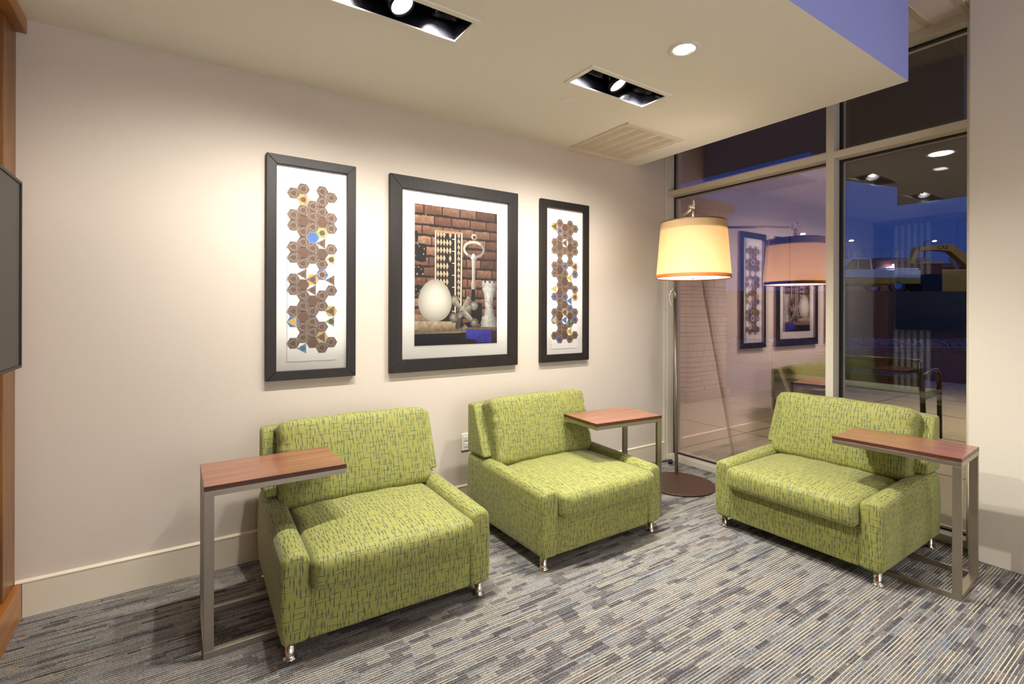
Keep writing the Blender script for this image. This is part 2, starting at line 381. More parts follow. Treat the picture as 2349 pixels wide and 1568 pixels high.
# ------------------------------------------------------------------ room shell
YW, CZ, CZ2, XL, XF, XP, YS, XS, XG = 2.965, 2.58, 3.01, -.57, 3.675, 3.54, 1.045, 3.30, 3.765
YB = -4.6
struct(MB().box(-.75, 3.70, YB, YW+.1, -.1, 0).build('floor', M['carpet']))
struct(boxo('wall_back', (-.75, 3.70, YW, YW+.12, 0, 3.2), M['wall']))
struct(boxo('wall_right', (XP, 3.83, YB, .853, 0, CZ2), M['pier'], bevel=.006))
struct(boxo('wall_front', (-.75, 3.83, YB-.12, YB, 0, 3.2), M['wall']))
# left wall: recessed amber boards, casing, crown and base
wl = struct(boxo('wall_left', (-.78, -.62, YB, YW, 0, 3.2), M['amber']))
boxo('casing', (-.62, XL, 2.785, YW-.001, .10, 2.575), M['amber'], wl, .002)
boxo('crown_moulding', (-.62, -.535, 1.05, YW-.001, 2.515, 2.579), M['amber_trim'], wl, .004)
boxo('wood_skirting', (-.62, -.545, -3, YW-.02, 0, .150), M['amber_trim'], wl, .003)
for i in range(6):
    boxo('fin', (-.62, -.59, 2.34+.07*i, 2.38+.07*i, .155, 2.51), M['white'], wl, .002)
# dropped ceiling (soffit)
fixA = (.492, 1.070, 1.893, 2.070); fixB = (1.785, 2.360, 1.905, 2.082); rd = (1.97, 2.06, 1.475, 1.565)
ce = holed(-.75, XS, YS, YW, CZ, [(f[0], f[1], f[2], f[3]) for f in (fixA, fixB, rd)]).build('ceiling', M['ceiling'], recalc=False)
struct(ce)
fa = MB(); fa.add([(-.75, YS, CZ), (XS, YS, CZ), (XS, YS, CZ2), (-.75, YS, CZ2)], [(0, 1, 2, 3)]); fa.add([(XS, YS, CZ), (XS, YW, CZ), (XS, YW, CZ2), (XS, YS, CZ2)], [(0, 1, 2, 3)])
fa.add([(-.75, YS, CZ+.2), (XS, YS, CZ+.2), (XS, YW, CZ+.2), (-.75, YW, CZ+.2)], [(0, 1, 2, 3)])
fa.build('soffit_fascia', M['fascia'], ce, recalc=False)
# upper tiled ceiling
uc = struct(MB().box(-.75, 3.83, YB, YW+.1, CZ2+.02, CZ2+.12).build('ceiling_upper', M['black']))
yt = [1.065+.0, .885]+[.885-.6096*i for i in range(1, 9)]+[YB]
xt = [3.69-.6096*i for i in range(0, 8)]
for i in range(len(yt)-1):
    for j in range(len(xt)-1):
        boxo('ceiling_tile', (xt[j+1]+.008, xt[j]-.008, yt[i+1]+.008, yt[i]-.008, CZ2, CZ2+.018), M['tile'], uc)
yt2 = [1.065, 1.6746, 2.2842, 2.8938, 2.965]
for i in range(4): boxo('ceiling_tile', (XS, 3.682, yt2[i]+.008, yt2[i+1]-.001, CZ2, CZ2+.018), M['tile'], uc)
for y in yt[:-1]+yt2[1:4]: boxo('grid_bar', (-.75 if y < YS else XS, 3.69, y-.012, y+.012, CZ2-.006, CZ2+.019), M['gridbar'], uc)
for x in xt[1:]: boxo('grid_bar', (x-.012, x+.012, YB, YS-.001, CZ2-.005, CZ2+.019), M['gridbar'], uc)
# baseboards
bb = struct(MB().box(-.545, XF-.03, YW-.014, YW, 0, .150).build('baseboard_back', M['trim'], bevel=.001))
MB().prism([(YW-.016, .149), (YW-.016, .153), (YW-.004, .160), (YW, .160), (YW, .149)], -.568, XF-.03).build('cap_moulding', M['trim_top'], bb)

# ------------------------------------------------------------------ window
wn = thing('window_1', None, None); struct(wn)
D0, D1 = XF, XG+.09
boxo('jamb', (D0, D1, 2.940, YW, 0, CZ2), M['alu'], wn, .0015)
boxo('jamb', (D0, D1, .845, .893, 0, CZ2), M['alu'], wn, .0015)
boxo('mullion', (D0, D1, 1.576, 1.624, .045, CZ2-.05), M['alu'], wn, .0015)
boxo('sill', (D0, D1, .893, 2.940, 0, .045), M['alu'], wn, .0015)
boxo('header', (D0, D1, .893, 2.940, CZ2-.052, CZ2), M['alu'], wn, .0015)
boxo('transom', (D0, D1, 1.624, 2.940, 2.361, 2.407), M['alu'], wn, .0015)
boxo('transom', (D0, D1, .893, 1.576, 2.361, 2.407), M['alu'], wn, .0015)
boxo('casing_trim', (3.645, XF+.002, 2.948, YW-.001, .0, CZ2), M['alu'], wn)
cells = [(1.624, 2.940, .045, 2.361, 'l'), (.893, 1.576, .045, 2.361, 'r'), (1.624, 2.940, 2.407, CZ2-.052, 'l'), (.893, 1.576, 2.407, CZ2-.052, 'r')]
for y0, y1, z0, z1, k in cells:
    gk = MB()
    for a in ((y0, y0+.010, z0, z1), (y1-.010, y1, z0, z1), (y0+.010, y1-.010, z0, z0+.010), (y0+.010, y1-.010, z1-.010, z1)):
        gk.box(XG-.006, XG+.032, *a)
    gk.build('gasket', M['gasket'], wn)
    for xx, mm in ((XG, '1'), (XG+.024, '2')):
        MB().add([(xx, y0, z0), (xx, y1, z0), (xx, y1, z1), (xx, y0, z1)], [(0, 1, 2, 3)]).build('pane', M['glass_'+k+mm], wn, recalc=False)

# ------------------------------------------------------------------ armchairs
def rbox(sx_, sy_, sz_, r, nx, ny, nz, deform=None, uvo=(0, 0)):
    h = (sx_/2, sy_/2, sz_/2)
    def ax(hh, n):
        inner = hh-r; a = [-hh, -hh+r*.25, -hh+r*.6, -inner]; m_ = [-inner+2*inner*i/n for i in range(1, n)]; b_ = [inner, hh-r*.6, hh-r*.25, hh]
        return a+m_+b_
    A = [ax(h[0], nx), ax(h[1], ny), ax(h[2], nz)]; mb = MB()
    for axis in range(3):
        u, v = [(1, 2), (0, 2), (0, 1)][axis]
        for sgn in (-1, 1):
            idx = {}; vs = []; uvp = []
            for i, a in enumerate(A[u]):
                for j, b_ in enumerate(A[v]):
                    p = [0, 0, 0]; p[axis] = sgn*h[axis]; p[u] = a; p[v] = b_
                    P = Vector(p); I = Vector([max(-(h[q]-r), min(h[q]-r, p[q])) for q in range(3)]); d = P-I
                    if d.length > 1e-9: P = I+d.normalized()*r
                    if deform: P = Vector(deform(P.x/h[0], P.y/h[1], P.z/h[2], P, h))
                    idx[(i, j)] = len(vs); vs.append(P); uvp.append((a+uvo[0]+axis*1.7+sgn*.31, b_+uvo[1]+sgn*.77))
            fs = []; uvs = []
            for i in range(len(A[u])-1):
                for j in range(len(A[v])-1):
                    q = (idx[i, j], idx[i+1, j], idx[i+1, j+1], idx[i, j+1]); fs.append(q); uvs.append([uvp[w] for w in q])
            mb.add(vs, fs, 0, uvs)
    return mb
fb = M['fabric']
def mk_armchair():
    t = thing('armchair', '', 'armchair')
    Wd, Dp = .888, .795
    def arm_def(u, v, w, P, h):
        x, y, z = P
        if w > .2:
            z += .020*(1-u*u)*max(0, w)**2           # crown across
            z += .028*(v+1)/2*max(0, w)               # rises to the back
        x += .006*u*(1-w*w)
        return (x, y, z)
    for s in (-1, 1):
        rbox(.100, Dp, .322, .022, 3, 10, 5, arm_def, (s*.2, .3)).build('arm', fb, t, True, loc=(s*(Wd/2-.05), Dp/2, .068+.161), merge=True)
    def base_def(u, v, w, P, h): return (P.x, P.y-.004*(1-w*w)*(1-u*u), P.z)
    rbox(Wd-.196, Dp-.012, .205, .012, 8, 6, 4, base_def, (.9, .1)).join(rbox(Wd-.198, .20, .17, .012, 6, 3, 3, None, (.2, .5)), (0, .28, .175)).build('seat_base', fb, t, True, loc=(0, Dp/2+.004, .068+.1025), merge=True)
    def seat_def(u, v, w, P, h):
        x, y, z = P
        cr = (1-abs(u)**2.6)*(1-max(0, abs(v))**3.2)
        if w > 0: z += .029*cr*w
        z -= .010*(1-w)*0
        if v < -.6: y -= .010*(1-u*u)*(1-w*w); z += .004*math.sin(u*9)*(1-abs(w))
        if w > 0: z += .0022*math.sin(u*13+v*4)*(abs(v)+.3)
        pl = math.sin(P.x*90+P.z*20)*.0012 if v < -.8 else 0
        return (x, y+pl, z)
    rbox(.690, .640, .128, .032, 14, 12, 4, seat_def, (.4, .6)).build('seat_cushion', fb, t, True, loc=(0, .272, .327), merge=True)
    def back_def(u, v, w, P, h):
        x, y, z = P
        cr = (1-abs(u)**3)*(1-abs(w)**2.4)
        if v < 0: y += .020*cr*v
        else: y += .020*cr*v
        # gathered pleats close to the piped ends
        e = max(0, abs(u)-.86)/.14
        y += .007*math.sin(P.z*170+u*3)*e + .005*math.sin(P.z*64+1)*e
        x += .004*math.sin(P.z*120)*e*(1 if u > 0 else -1)
        if w > .5: z += .008*(1-u*u)*(w-.5)*2 - .004*abs(math.sin(u*4.5))
        x += .012*u*(1-w*w)*-.4
        return (x, y, z)
    rbox(.765, .138, .410, .034, 16, 4, 14, back_def, (.15, .45)).build('back_cushion', fb, t, True, loc=(0, .630, .578), rot=(-.262, 0, 0), merge=True)
    # wedge shaped backrest, cushion cover wrapped
    bw = Wd
    def wedge(u, v, w, P, h):
        k_ = (w+1)/2; yb = h[1]; depth = .205*(1-k_)+.075*k_
        y = yb-(1-v)/2*depth
        return (P.x*(1-.008*k_), y, P.z+.008*(1-u*u)*(1 if w > .7 else 0))
    rbox(bw, .205, .305, .018, 12, 4, 6, wedge, (.55, .2)).build('backrest', fb, t, True, loc=(0, Dp-.1025, .438+.1525), merge=True)
    prof = [(0, .07), (.018, .07), (.018, .016), (.020, .010), (.027, .006), (.028, .002), (.026, 0), (0, 0)]
    for sx2 in (-1, 1):
        for yy in (.048, Dp-.045):
            MB().lathe(prof, n=24).build('leg', M['chrome'], t, True, loc=(sx2*.408, yy, 0), recalc=True)
    return t
ac = mk_armchair()
labs = ['leftmost green crosshatch armchair, nearest the camera, below the tall left picture',
        'middle green crosshatch armchair, back to the picture wall, left of the lamp base',
        'green crosshatch armchair with its back to the window, third and rightmost of the row']
for i, (x, y, rz) in enumerate([(.771, 1.988, math.radians(-1.5)), (1.978, 1.985, 0), (2.785, 1.423, -PI/2)]):
    o = ac if i == 0 else copy_tree(ac)
    o.location = (x, y, 0); o.rotation_euler = (0, 0, rz)
    tag(o, labs[i], 'armchair', 'green patterned lounge armchairs')

# ------------------------------------------------------------------ C-shaped side tables (origin at the post end, top reaches along +x)
def mk_table():
    t = thing('side_table', '', 'side table')
    L, Wd, H, s = .530, .340, .655, .020
    MB().box(0, L, -Wd/2, Wd/2, H-.019, H).build('tabletop', M['walnut'], t, bevel=.0012)
    e = MB(); q = .003
    e.box(-.0006, L+.0006, -Wd/2-.0006, -Wd/2+.001, H-.0185, H-.0012); e.box(-.0006, L+.0006, Wd/2-.001, Wd/2+.0006, H-.0185, H-.0012)
    e.box(-.0006, .001, -Wd/2, Wd/2, H-.0185, H-.0012); e.box(L-.001, L+.0006, -Wd/2, Wd/2, H-.0185, H-.0012)
    e.build('edge_band', M['walnut_edge'], t)
    zt = H-.0195; st = M['steel']
    for sg in (-1, 1):
        y0, y1 = (sg*Wd/2, sg*(Wd/2-s)) if sg < 0 else (Wd/2-s, Wd/2)
        MB().box(.0, L, y0, y1, zt-.021, zt).build('top_rail', st, t, bevel=.001)
        MB().box(.0, .034, y0, y1, .026, zt-.021).build('post', st, t, bevel=.001)
        MB().box(.0, .50, y0, y1, 0, .026).build('floor_runner', st, t, bevel=.001)
    MB().box(0, .022, -Wd/2+s, Wd/2-s, zt-.021, zt).build('cross_rail', st, t, bevel=.001)
    MB().box(L-.022, L, -Wd/2+s, Wd/2-s, zt-.021, zt).build('cross_rail', st, t, bevel=.001)
    MB().box(0, .034, -Wd/2+s, Wd/2-s, 0, .022).build('floor_rail', st, t, bevel=.001)
    return t
tb = mk_table()
tl = ['walnut-topped c-shaped side table with steel frame over the left armchair, nearest the camera',
      'walnut-topped c-shaped side table between the middle armchair and the floor lamp',
      'walnut-topped c-shaped side table over the window-side armchair, against the right pier']
for i, (x, y, a) in enumerate([(.090, 2.384, 0), (2.622, 2.300, math.radians(174.9)), (3.149, .748, math.radians(93.2))]):
    o = tb if i == 0 else copy_tree(tb)
    o.location = (x, y, 0); o.rotation_euler = (0, 0, a); tag(o, tl[i], 'side table', 'c-shaped side tables')

# ------------------------------------------------------------------ floor lamp
fl = thing('floor_lamp', 'arching bronze floor lamp with a glowing cream drum shade in the window corner', 'floor lamp', (3.201, 2.453, 0))
def L(p): return (p[0]-3.201, p[1]-2.453, p[2])
base = MB().lathe([(0, .016), (.258, .016), (.265, .013), (.266, .008), (.264, .002), (0, .0)], n=72).build('base', M['bronze'], fl, True)
md = base.data
for p in md.polygons: p.use_smooth = abs(p.normal.z) < .9
P0 = Vector((3.365, 2.600, .012)); P1 = Vector((3.552, 2.768, 1.47)); dd = (P1-P0)/(1.458); P2 = P0+dd*2.075
MB().cyl(L(P0), L(P1), .0132).build('pole', M['steel'], fl, True)
MB().cyl(L(P1-dd*.03), L(P1+dd*.045), .0145, n=16).cyl(L(P1+Vector((-.02, .01, .03))), L(P1+Vector((.02, -.01, .03))), .008, n=10).build('collar', M['steel'], fl, True)
MB().cyl(L(P1+dd*.04), L(P2), .0095).build('upper_pole', M['steel'], fl, True)
H0 = Vector((3.062, 2.238, 2.075))
MB().cyl(L(P2+Vector((.012, .012, .004))), L(H0+Vector((.02, .02, -.004))), .011).build('arm', M['steel'], fl, True)
SC = Vector((3.055, 2.2235, 0))
hk = []
for i in range(15):
    a = PI*i/14; hk.append(L((SC.x-.022*math.cos(a)*.74+.004, SC.y-.022*math.cos(a)*.74, 2.085+.035*math.sin(a)+(-.06 if i == 14 else 0)+(-.03 if i == 0 else 0))))
MB().tube(hk, .0055).build('hook', M['chrome'], fl, True)
MB().cyl(L(H0+Vector((-.02, .014, .002))), L(H0+Vector((.02, -.014, .002))), .010, n=14).build('knuckle', M['chrome'], fl, True)
MB().cyl(L((SC.x, SC.y, 1.925)), L((SC.x, SC.y, 2.055)), .0155, n=20).build('stem', M['steel'], fl, True)
zb, zt = 1.562, 1.962; rbm, rtp = .254, .222
def rad(z): return rbm+(rtp-rbm)*(z-zb)/(zt-zb)
sh = MB().lathe([(rad(zb+.024), zb+.024), (rad(1.80), 1.80), (rad(zt-.003), zt-.003)], L(SC), 72).build('lamp_shade', M['shade'], fl, True, recalc=False)
MB().lathe([(rad(zb)+.0012, zb), (rad(zb+.025)+.0012, zb+.025), (rad(zb+.025)-.002, zb+.025), (rad(zb)-.002, zb), (rad(zb)+.0012, zb)], L(SC), 72).build('shade_trim', M['shade_trim'], sh, True)
MB().lathe([(rad(zt-.005)+.0012, zt-.006), (rad(zt)+.0012, zt), (rad(zt)-.002, zt), (rad(zt)-.002, zt-.006)], L(SC), 72).build('top_ring', M['bronze'], sh, True)
MB().lathe([(rad(zt-.062)-.003, zt-.062), (rad(zt-.006)-.003, zt-.006)], L(SC), 72).build('inner_band', plain('band_lining', (150, 120, 84), .8), sh, True, recalc=False)
MB().lathe([(0, zb+.006), (rbm-.004, zb+.006), (rbm-.004, zb+.012), (0, zb+.012)], L(SC), 72).build('diffuser', M['diffuser'], fl, False)
MB().lathe([(0, zb-.002), (.012, zb-.002), (.012, zb+.006), (0, zb+.006)], L(SC), 20).build('finial', M['chrome'], fl, True)
ct = []
for i in range(17):
    a = i/16; ct.append(L((P1+Vector((0, 0, .06))).lerp(P1+Vector((0, 0, -.11)), a)+Vector((-.83, .56, 0))*.05*math.sin(PI*a)**.7))
MB().tube(ct, .0028, 8).build('cord_loop', M['chrome'], fl, True)
light('bulb', 'POINT', (SC.x, SC.y, 1.74), 0.66, (1, .80, .58), shadow_soft_size=.05)
pl = thing('plug', 'black cord plug lying on the carpet behind the lamp, by the window sill', 'plug', (3.585, 2.835, 0), .6)
rbox(.050, .036, .034, .010, 2, 2, 2).build('plug_body', M['rubber'], pl, True, loc=(0, 0, .018), merge=True)
MB().tube([(.025, 0, .018), (.045, .004, .012), (.060, .018, .006), (.05, .05, .005), (.01, .07, .005)], .0035).build('cord', M['rubber'], pl, True)

# ------------------------------------------------------------------ wall outlet
ol = thing('wall_outlet', 'white wall outlet cover low on the wall behind the middle armchair', 'outlet', (1.628, YW, .445))
boxo('cover_plate', (-.036, .036, -.007, 0, -.058, .058), M['white_plastic'], ol, .003)
boxo('socket', (-.017, .017, -.009, -.006, .006, .036), M['white_plastic'], ol, .002)
boxo('socket', (-.017, .017, -.009, -.006, -.036, -.006), M['white_plastic'], ol, .002)

# ------------------------------------------------------------------ television
tv = thing('television', 'flat black wall-mounted television on the amber wood wall at left edge', 'television', (-.5, 2.02, 1.46))
boxo('housing', (-.088, -.004, -.66, .66, -.352, .352), M['bezel'], tv, .004)
bz = MB()
for a in ((-.67, .67, .350, .362), (-.67, .67, -.362, -.350), (-.67, -.658, -.350, .350), (.658, .67, -.350, .350)): bz.box(-.03, .002, *a)
bz.build('bezel', M['bezel'], tv, bevel=.001)
boxo('screen', (-.010, -.002, -.658, .658, -.350, .350), M['screen'], tv)
boxo('wall_bracket', (-.117, -.086, -.2, .2, -.15, .15), M['black_metal'], tv)

# ------------------------------------------------------------------ ceiling fixtures
def fixture(f, label, aim):
    x0, x1, y0, y1 = f; cx, cy = (x0+x1)/2, (y0+y1)/2
    t = thing('recessed_spotlight_box', label, 'ceiling light', (cx, cy, CZ), 0, 'three-head recessed ceiling lights')
    hx, hy = (x1-x0)/2, (y1-y0)/2; fw = .027
    fr_ = MB()
    for a in ((-hx-fw, hx+fw, -hy-fw, -hy), (-hx-fw, hx+fw, hy, hy+fw), (-hx-fw, -hx, -hy, hy), (hx, hx+fw, -hy, hy)): fr_.box(*a, -.007, .0)
    fr_.build('flange', M['ceiling'], t, bevel=.0015)
    hb = MB(); hz = .155
    hb.add([(-hx, -hy, hz), (hx, -hy, hz), (hx, hy, hz), (-hx, hy, hz)], [(0, 1, 2, 3)], 0)
    hb.add([(-hx, -hy, 0), (hx, -hy, 0), (hx, -hy, hz), (-hx, -hy, hz)], [(0, 1, 2, 3)], 0)
    hb.add([(-hx, hy, 0), (hx, hy, 0), (hx, hy, hz), (-hx, hy, hz)], [(0, 1, 2, 3)], 1)
    hb.add([(-hx, -hy, 0), (-hx, hy, 0), (-hx, hy, hz), (-hx, -hy, hz)], [(0, 1, 2, 3)], 1)
    hb.add([(hx, -hy, 0), (hx, hy, 0), (hx, hy, hz), (hx, -hy, hz)], [(0, 1, 2, 3)], 1)
    hb.build('housing', [M['black'], M['fix_liner']], t, recalc=False)
    for k, (lx, tgt, pw, ang) in enumerate(aim):
        c = Vector((lx*.93, .0 if k != 1 else .02, .050 if k != 1 else .040)); d = (Vector(tgt)-Vector((cx, cy, CZ))-c).normalized(); q = d.to_track_quat('Z', 'Y')
        hd = MB()
        hd.lathe([(.0, -.085), (.030, -.085), (.036, -.060), (.047, -.056), (.047, -.040), (.051, -.038), (.051, -.016), (.054, -.014), (.054, .022), (.049, .018), (.049, .0)], c, 28, 0, q)
        h = hd.build('lamp_head', M['black_metal'], t, True)
        MB().lathe([(.049, .012), (.034, -.012), (0, -.014)], c, 28, 0, q).build('reflector', M['lens_rim'], h, True)
        le = MB()
        for j in range(4):
            a = PI/4+PI/2*j; cc_ = c+q @ Vector((.015*math.cos(a), .015*math.sin(a), -.008)); le.lathe([(0, .004), (.008, .003), (.011, 0)], cc_, 12, 0, q)
        le.build('lens', M['lens'], h, True)
        yo = Vector((1, 0, 0)); 
        MB().tube([c+yo*.056+Vector((0, 0, .0)), c+yo*.058+Vector((0, .01, .04)), c+yo*.040+Vector((0, .01, .085)), c+Vector((0, 0, .092)), c-yo*.040+Vector((0, .01, .085)), c-yo*.058+Vector((0, .01, .04)), c-yo*.056], .0022, 6).build('yoke', M['steel'], h, True)
        wp = Vector((cx, cy, CZ))+c+d*.03
        light('spot_beam', 'SPOT', wp, pw, (1, .95, .875), tgt, spot_size=math.radians(ang), spot_blend=1.0, shadow_soft_size=.028)
    return t
M['fix_liner'] = plain('glossy_black_liner', (34, 34, 40), .16, metal=.4)
fixture(fixA, 'recessed three-head ceiling spotlight box at the top edge above the left picture', [(-.21, (.02, 2.95, 1.05), 60, 112), (0, (1.7, .9, 0), 112, 92), (.21, (1.15, 2.95, 1.0), 50, 116)])
fixture(fixB, 'recessed three-head ceiling spotlight box nearer the window, above the right picture', [(-.21, (1.80, 2.95, 1.0), 50, 116), (0, (2.8, .85, .1), 108, 96), (.21, (2.60, 2.95, 1.0), 46, 110)])

dl = thing('downlight', 'small round white ceiling downlight, lit, right of the spotlight boxes', 'ceiling light', (2.015, 1.520, CZ))
MB().lathe([(.050, .001), (.052, -.004), (.066, -.006), (.074, -.003), (.075, .0)], n=48).build('trim_ring', M['white'], dl, True)
MB().lathe([(.050, .0), (.046, .03), (.040, .055)], n=40).build('baffle', plain('downlight_baffle', (250, 250, 250), .4, emit=(255, 252, 246), estr=.5), dl, True, recalc=False)
MB().lathe([(0, .050), (.042, .050)], n=40).build('lens', M['lens'], dl, True, recalc=False)
light('downlight_beam', 'SPOT', (2.015, 1.52, CZ-.012), 44, (1, .955, .89), (2.015, 1.52, 0), spot_size=math.radians(120), spot_blend=.6, shadow_soft_size=.04)
sp = thing('sprinkler_cover', 'tiny round white sprinkler cover disc on the ceiling near the vent', 'sprinkler', (1.925, 2.272, CZ))
MB().lathe([(0, -.006), (.032, -.006), (.036, -.003), (.036, 0)], n=32).build('cover_disc', M['ceiling'], sp, True)
# downlights of the room behind the camera
for i, (x, y, pw) in enumerate([(.7, -.7, 4), (2.6, -.7, 36), (2.4, -2.4, 40), (.7, -2.4, 26)]):
    d = thing('downlight', ['round ceiling downlight behind the camera at left', 'round ceiling downlight behind the camera near the pier', 'round ceiling downlight at the far right rear of the room', 'round ceiling downlight at the far left rear of the room'][i], 'ceiling light', (x, y, CZ2-.006))
    MB().lathe([(.050, -.001), (.052, -.004), (.074, -.003), (.075, .0)], n=32).build('trim_ring', M['white'], d, True)
    MB().lathe([(0, -.002), (.050, -.002)], n=32).build('lens', M['lens'], d, True, recalc=False)
    light('room_downlight', 'SPOT', (x, y, CZ2-.03), pw, (1, .93, .84), (x, y, 0), spot_size=math.radians(140), spot_blend=.7, shadow_soft_size=.06)

# ------------------------------------------------------------------ air vent
vt = thing('air_vent', 'square cream ceiling air grille with five slotted strips in the corner', 'air vent', (2.772, 2.606, CZ))
hx, hy = .288, .297
fr_ = MB()
for a in ((-hx, hx, -hy, -hy+.006), (-hx, hx, hy-.006, hy), (-hx, -hx+.006, -hy+.006, hy-.006), (hx-.006, hx, -hy+.006, hy-.006)): fr_.box(*a, -.012, 0)
fr_.build('rim', M['trim_top'], vt, bevel=.001)
xs = [-.212+.106*i for i in range(5)]
pn = MB(); edges = [-hx+.006]+[v for x in xs for v in (x-.042, x+.042)]+[hx-.006]
for i in range(0, len(edges), 2): pn.box(edges[i], edges[i+1], -hy+.006, hy-.006, -.008, -.002)
for x in xs: pn.box(x-.042, x+.042, -hy+.006, -.255, -.008, -.002); pn.box(x-.042, x+.042, .255, hy-.006, -.008, -.002)
pn.build('face_plate', M['trim_top'], vt)
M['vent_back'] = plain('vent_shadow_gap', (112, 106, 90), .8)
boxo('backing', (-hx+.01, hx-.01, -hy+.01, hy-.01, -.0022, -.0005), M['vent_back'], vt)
lv = M['trim_top']
slat = MB().add([(-.031, -.0052, -.0085), (.031, -.0052, -.0085), (.031, .0040, -.0055), (-.031, .0040, -.0055)], [(0, 1, 2, 3)])
for x in xs:
    st = MB()
    for j in range(40):
        y = -.2485+.01275*j
        st.box(x-.042, x+.042, y-.0038, y+.0038, -.0078, -.004)
        st.box(x+.030, x+.0345, y+.0038, y+.0090, -.0078, -.004)
    tag(st.build('slotted_strip', lv, vt), kind='stuff')
for sx2, sy2 in ((-.22, -.283), (.22, -.283), (-.22, .283), (.22, .283)):
    MB().lathe([(0, -.0095), (.004, -.009), (.005, -.008)], (sx2, sy2, 0), 12).build('screw', M['steel'], vt, True)

# ------------------------------------------------------------------ pictures
def picture(name, label, x0, x1, z0, z1, fw, content):
    cx, cz = (x0+x1)/2, (z0+z1)/2
    t = thing(name, label, 'picture', (cx, YW, cz), 0, 'dark framed pictures on the wall')
    hx, hz = (x1-x0)/2, (z1-z0)/2; yf, yb = -.032, -.002
    def member(pts):
        mb = MB(); vs = [(x, yf, z) for x, z in pts]+[(x, yb, z) for x, z in pts]
        return mb.add(vs, [(0, 1, 2, 3), (7, 6, 5, 4), (0, 4, 5, 1), (1, 5, 6, 2), (2, 6, 7, 3), (3, 7, 4, 0)])
    g_ = .0004; ix, iz = hx-fw, hz-fw
    for pts in ([(-hx, hz), (hx, hz), (ix, iz), (-ix, iz)], [(-hx, -hz), (-ix, -iz), (ix, -iz), (hx, -hz)],
                [(-hx, hz-g_), (-ix, iz-g_), (-ix, -iz+g_), (-hx, -hz+g_)], [(hx, hz-g_), (hx, -hz+g_), (ix, -iz+g_), (ix, iz-g_)]):
        member(pts).build('frame_rail', M['frame'], t, bevel=.002)
    MB().box(-ix-.002, ix+.002, -.014, -.010, -iz-.002, iz+.002).build('mat', M['mat'], t)
    content(t)
    MB().add([(-ix, -.022, -iz), (ix, -.022, -iz), (ix, -.022, iz), (-ix, -.022, iz)], [(0, 1, 2, 3)]).build('glazing', M['glazing'], t, recalc=False)
    return t
BR, BR2 = (134, 110, 92), (112, 84, 72); YE, BL, GN, PK = (236, 196, 96), (96, 134, 204), (150, 196, 140), (226, 150, 120); WH = (246, 245, 243)
def hexprint(cells_, lines=(206, 198, 190)):
    def fn(t):
        w2, h2 = .131, .511; dk = []
        # deckled paper
        mb = MB(); n = 60; left = [(-w2-.0015*random.random(), h2-2*h2*i/n) for i in range(n+1)]; bot = [(-w2+2*w2*i/16, -h2-.0012*random.random()) for i in range(1, 17)]
        pts = left+bot+[(w2, h2)]
        vs = [(x, -.0185, z) for x, z in pts]; vb = [(x, -.0145, z) for x, z in pts]; N = len(pts)
        mb.add(vs+vb, [tuple(range(N))]+[(i, (i+1) % N, N+(i+1) % N, N+i) for i in range(N)])
        mb.build('art_paper', M['paper'], t)
        mb = MB(); hh = (1.970-1.145)/14; R = hh/math.sqrt(3); ztop = 1.970-(2.168+.945)/2
        def P(pts, col, y): mb.poly([(x, y, z) for x, z in pts], 0, [col]*len(pts))
        def line(a, b_, w, col, y):
            dx, dz = b_[0]-a[0], b_[1]-a[1]; l = math.hypot(dx, dz); nx_, nz_ = -dz/l*w/2, dx/l*w/2
            P([(a[0]+nx_, a[1]+nz_), (b_[0]+nx_, b_[1]+nz_), (b_[0]-nx_, b_[1]-nz_), (a[0]-nx_, a[1]-nz_)], col, y)
        for c_, k_, typ in cells_:
            cx = -.101+.0505*c_; cz = ztop-hh*k_; V_ = [(cx+R*math.cos(PI/3*i), cz+R*math.sin(PI/3*i)) for i in range(6)]
            tri = [V_[1], V_[3], V_[5]]; inn = [(cx+R*.5*math.cos(PI/3*i), cz+R*.5*math.sin(PI/3*i)) for i in range(6)]
            b0 = {'p': BR, 's': (126, 96, 76), 'D': BR2, 'y': YE, 'b': BL, 'B': BL, 'r': YE, 'g': YE, 'm': BL, 'h': BL, 'd': (96, 84, 74)}.get(typ)
            if b0: P(V_, b0, -.0187)
            tc_ = {'y': BR, 'b': BR, 'r': PK, 'g': GN, 'm': YE, 'h': YE, 't': BR, 'T': YE, 'q': BL, 'G': GN, 'e': YE, 'd': GN, 'p': None}.get(typ)
            if typ == 'm': tc_ = PK
            if typ == 'h': tc_ = YE
            if tc_: P(tri, tc_, -.0189)
            if typ in 'prgybmtGdem': P(inn, (122, 94, 72) if typ not in 'G' or random.random() < .5 else BL, -.0191)
            if typ in 'ptybrgmd':
                for i in range(3): line(tri[i], tri[(i+1) % 3], .0013, lines, -.0193)
                for i in range(6): line(inn[i], inn[(i+1) % 6], .0011, lines, -.0194)
            if typ in 'psD':
                for i in range(6): line(V_[i], V_[(i+1) % 6], .0014, (226, 220, 212), -.0195)
        mb.build('print', M['print'], t, recalc=False)
    return fn
def colz(c_, s_):
    out = []
    for tok in s_.split():
        k_, ty = tok.split(':'); out.append((c_, float(k_), ty))
    return out
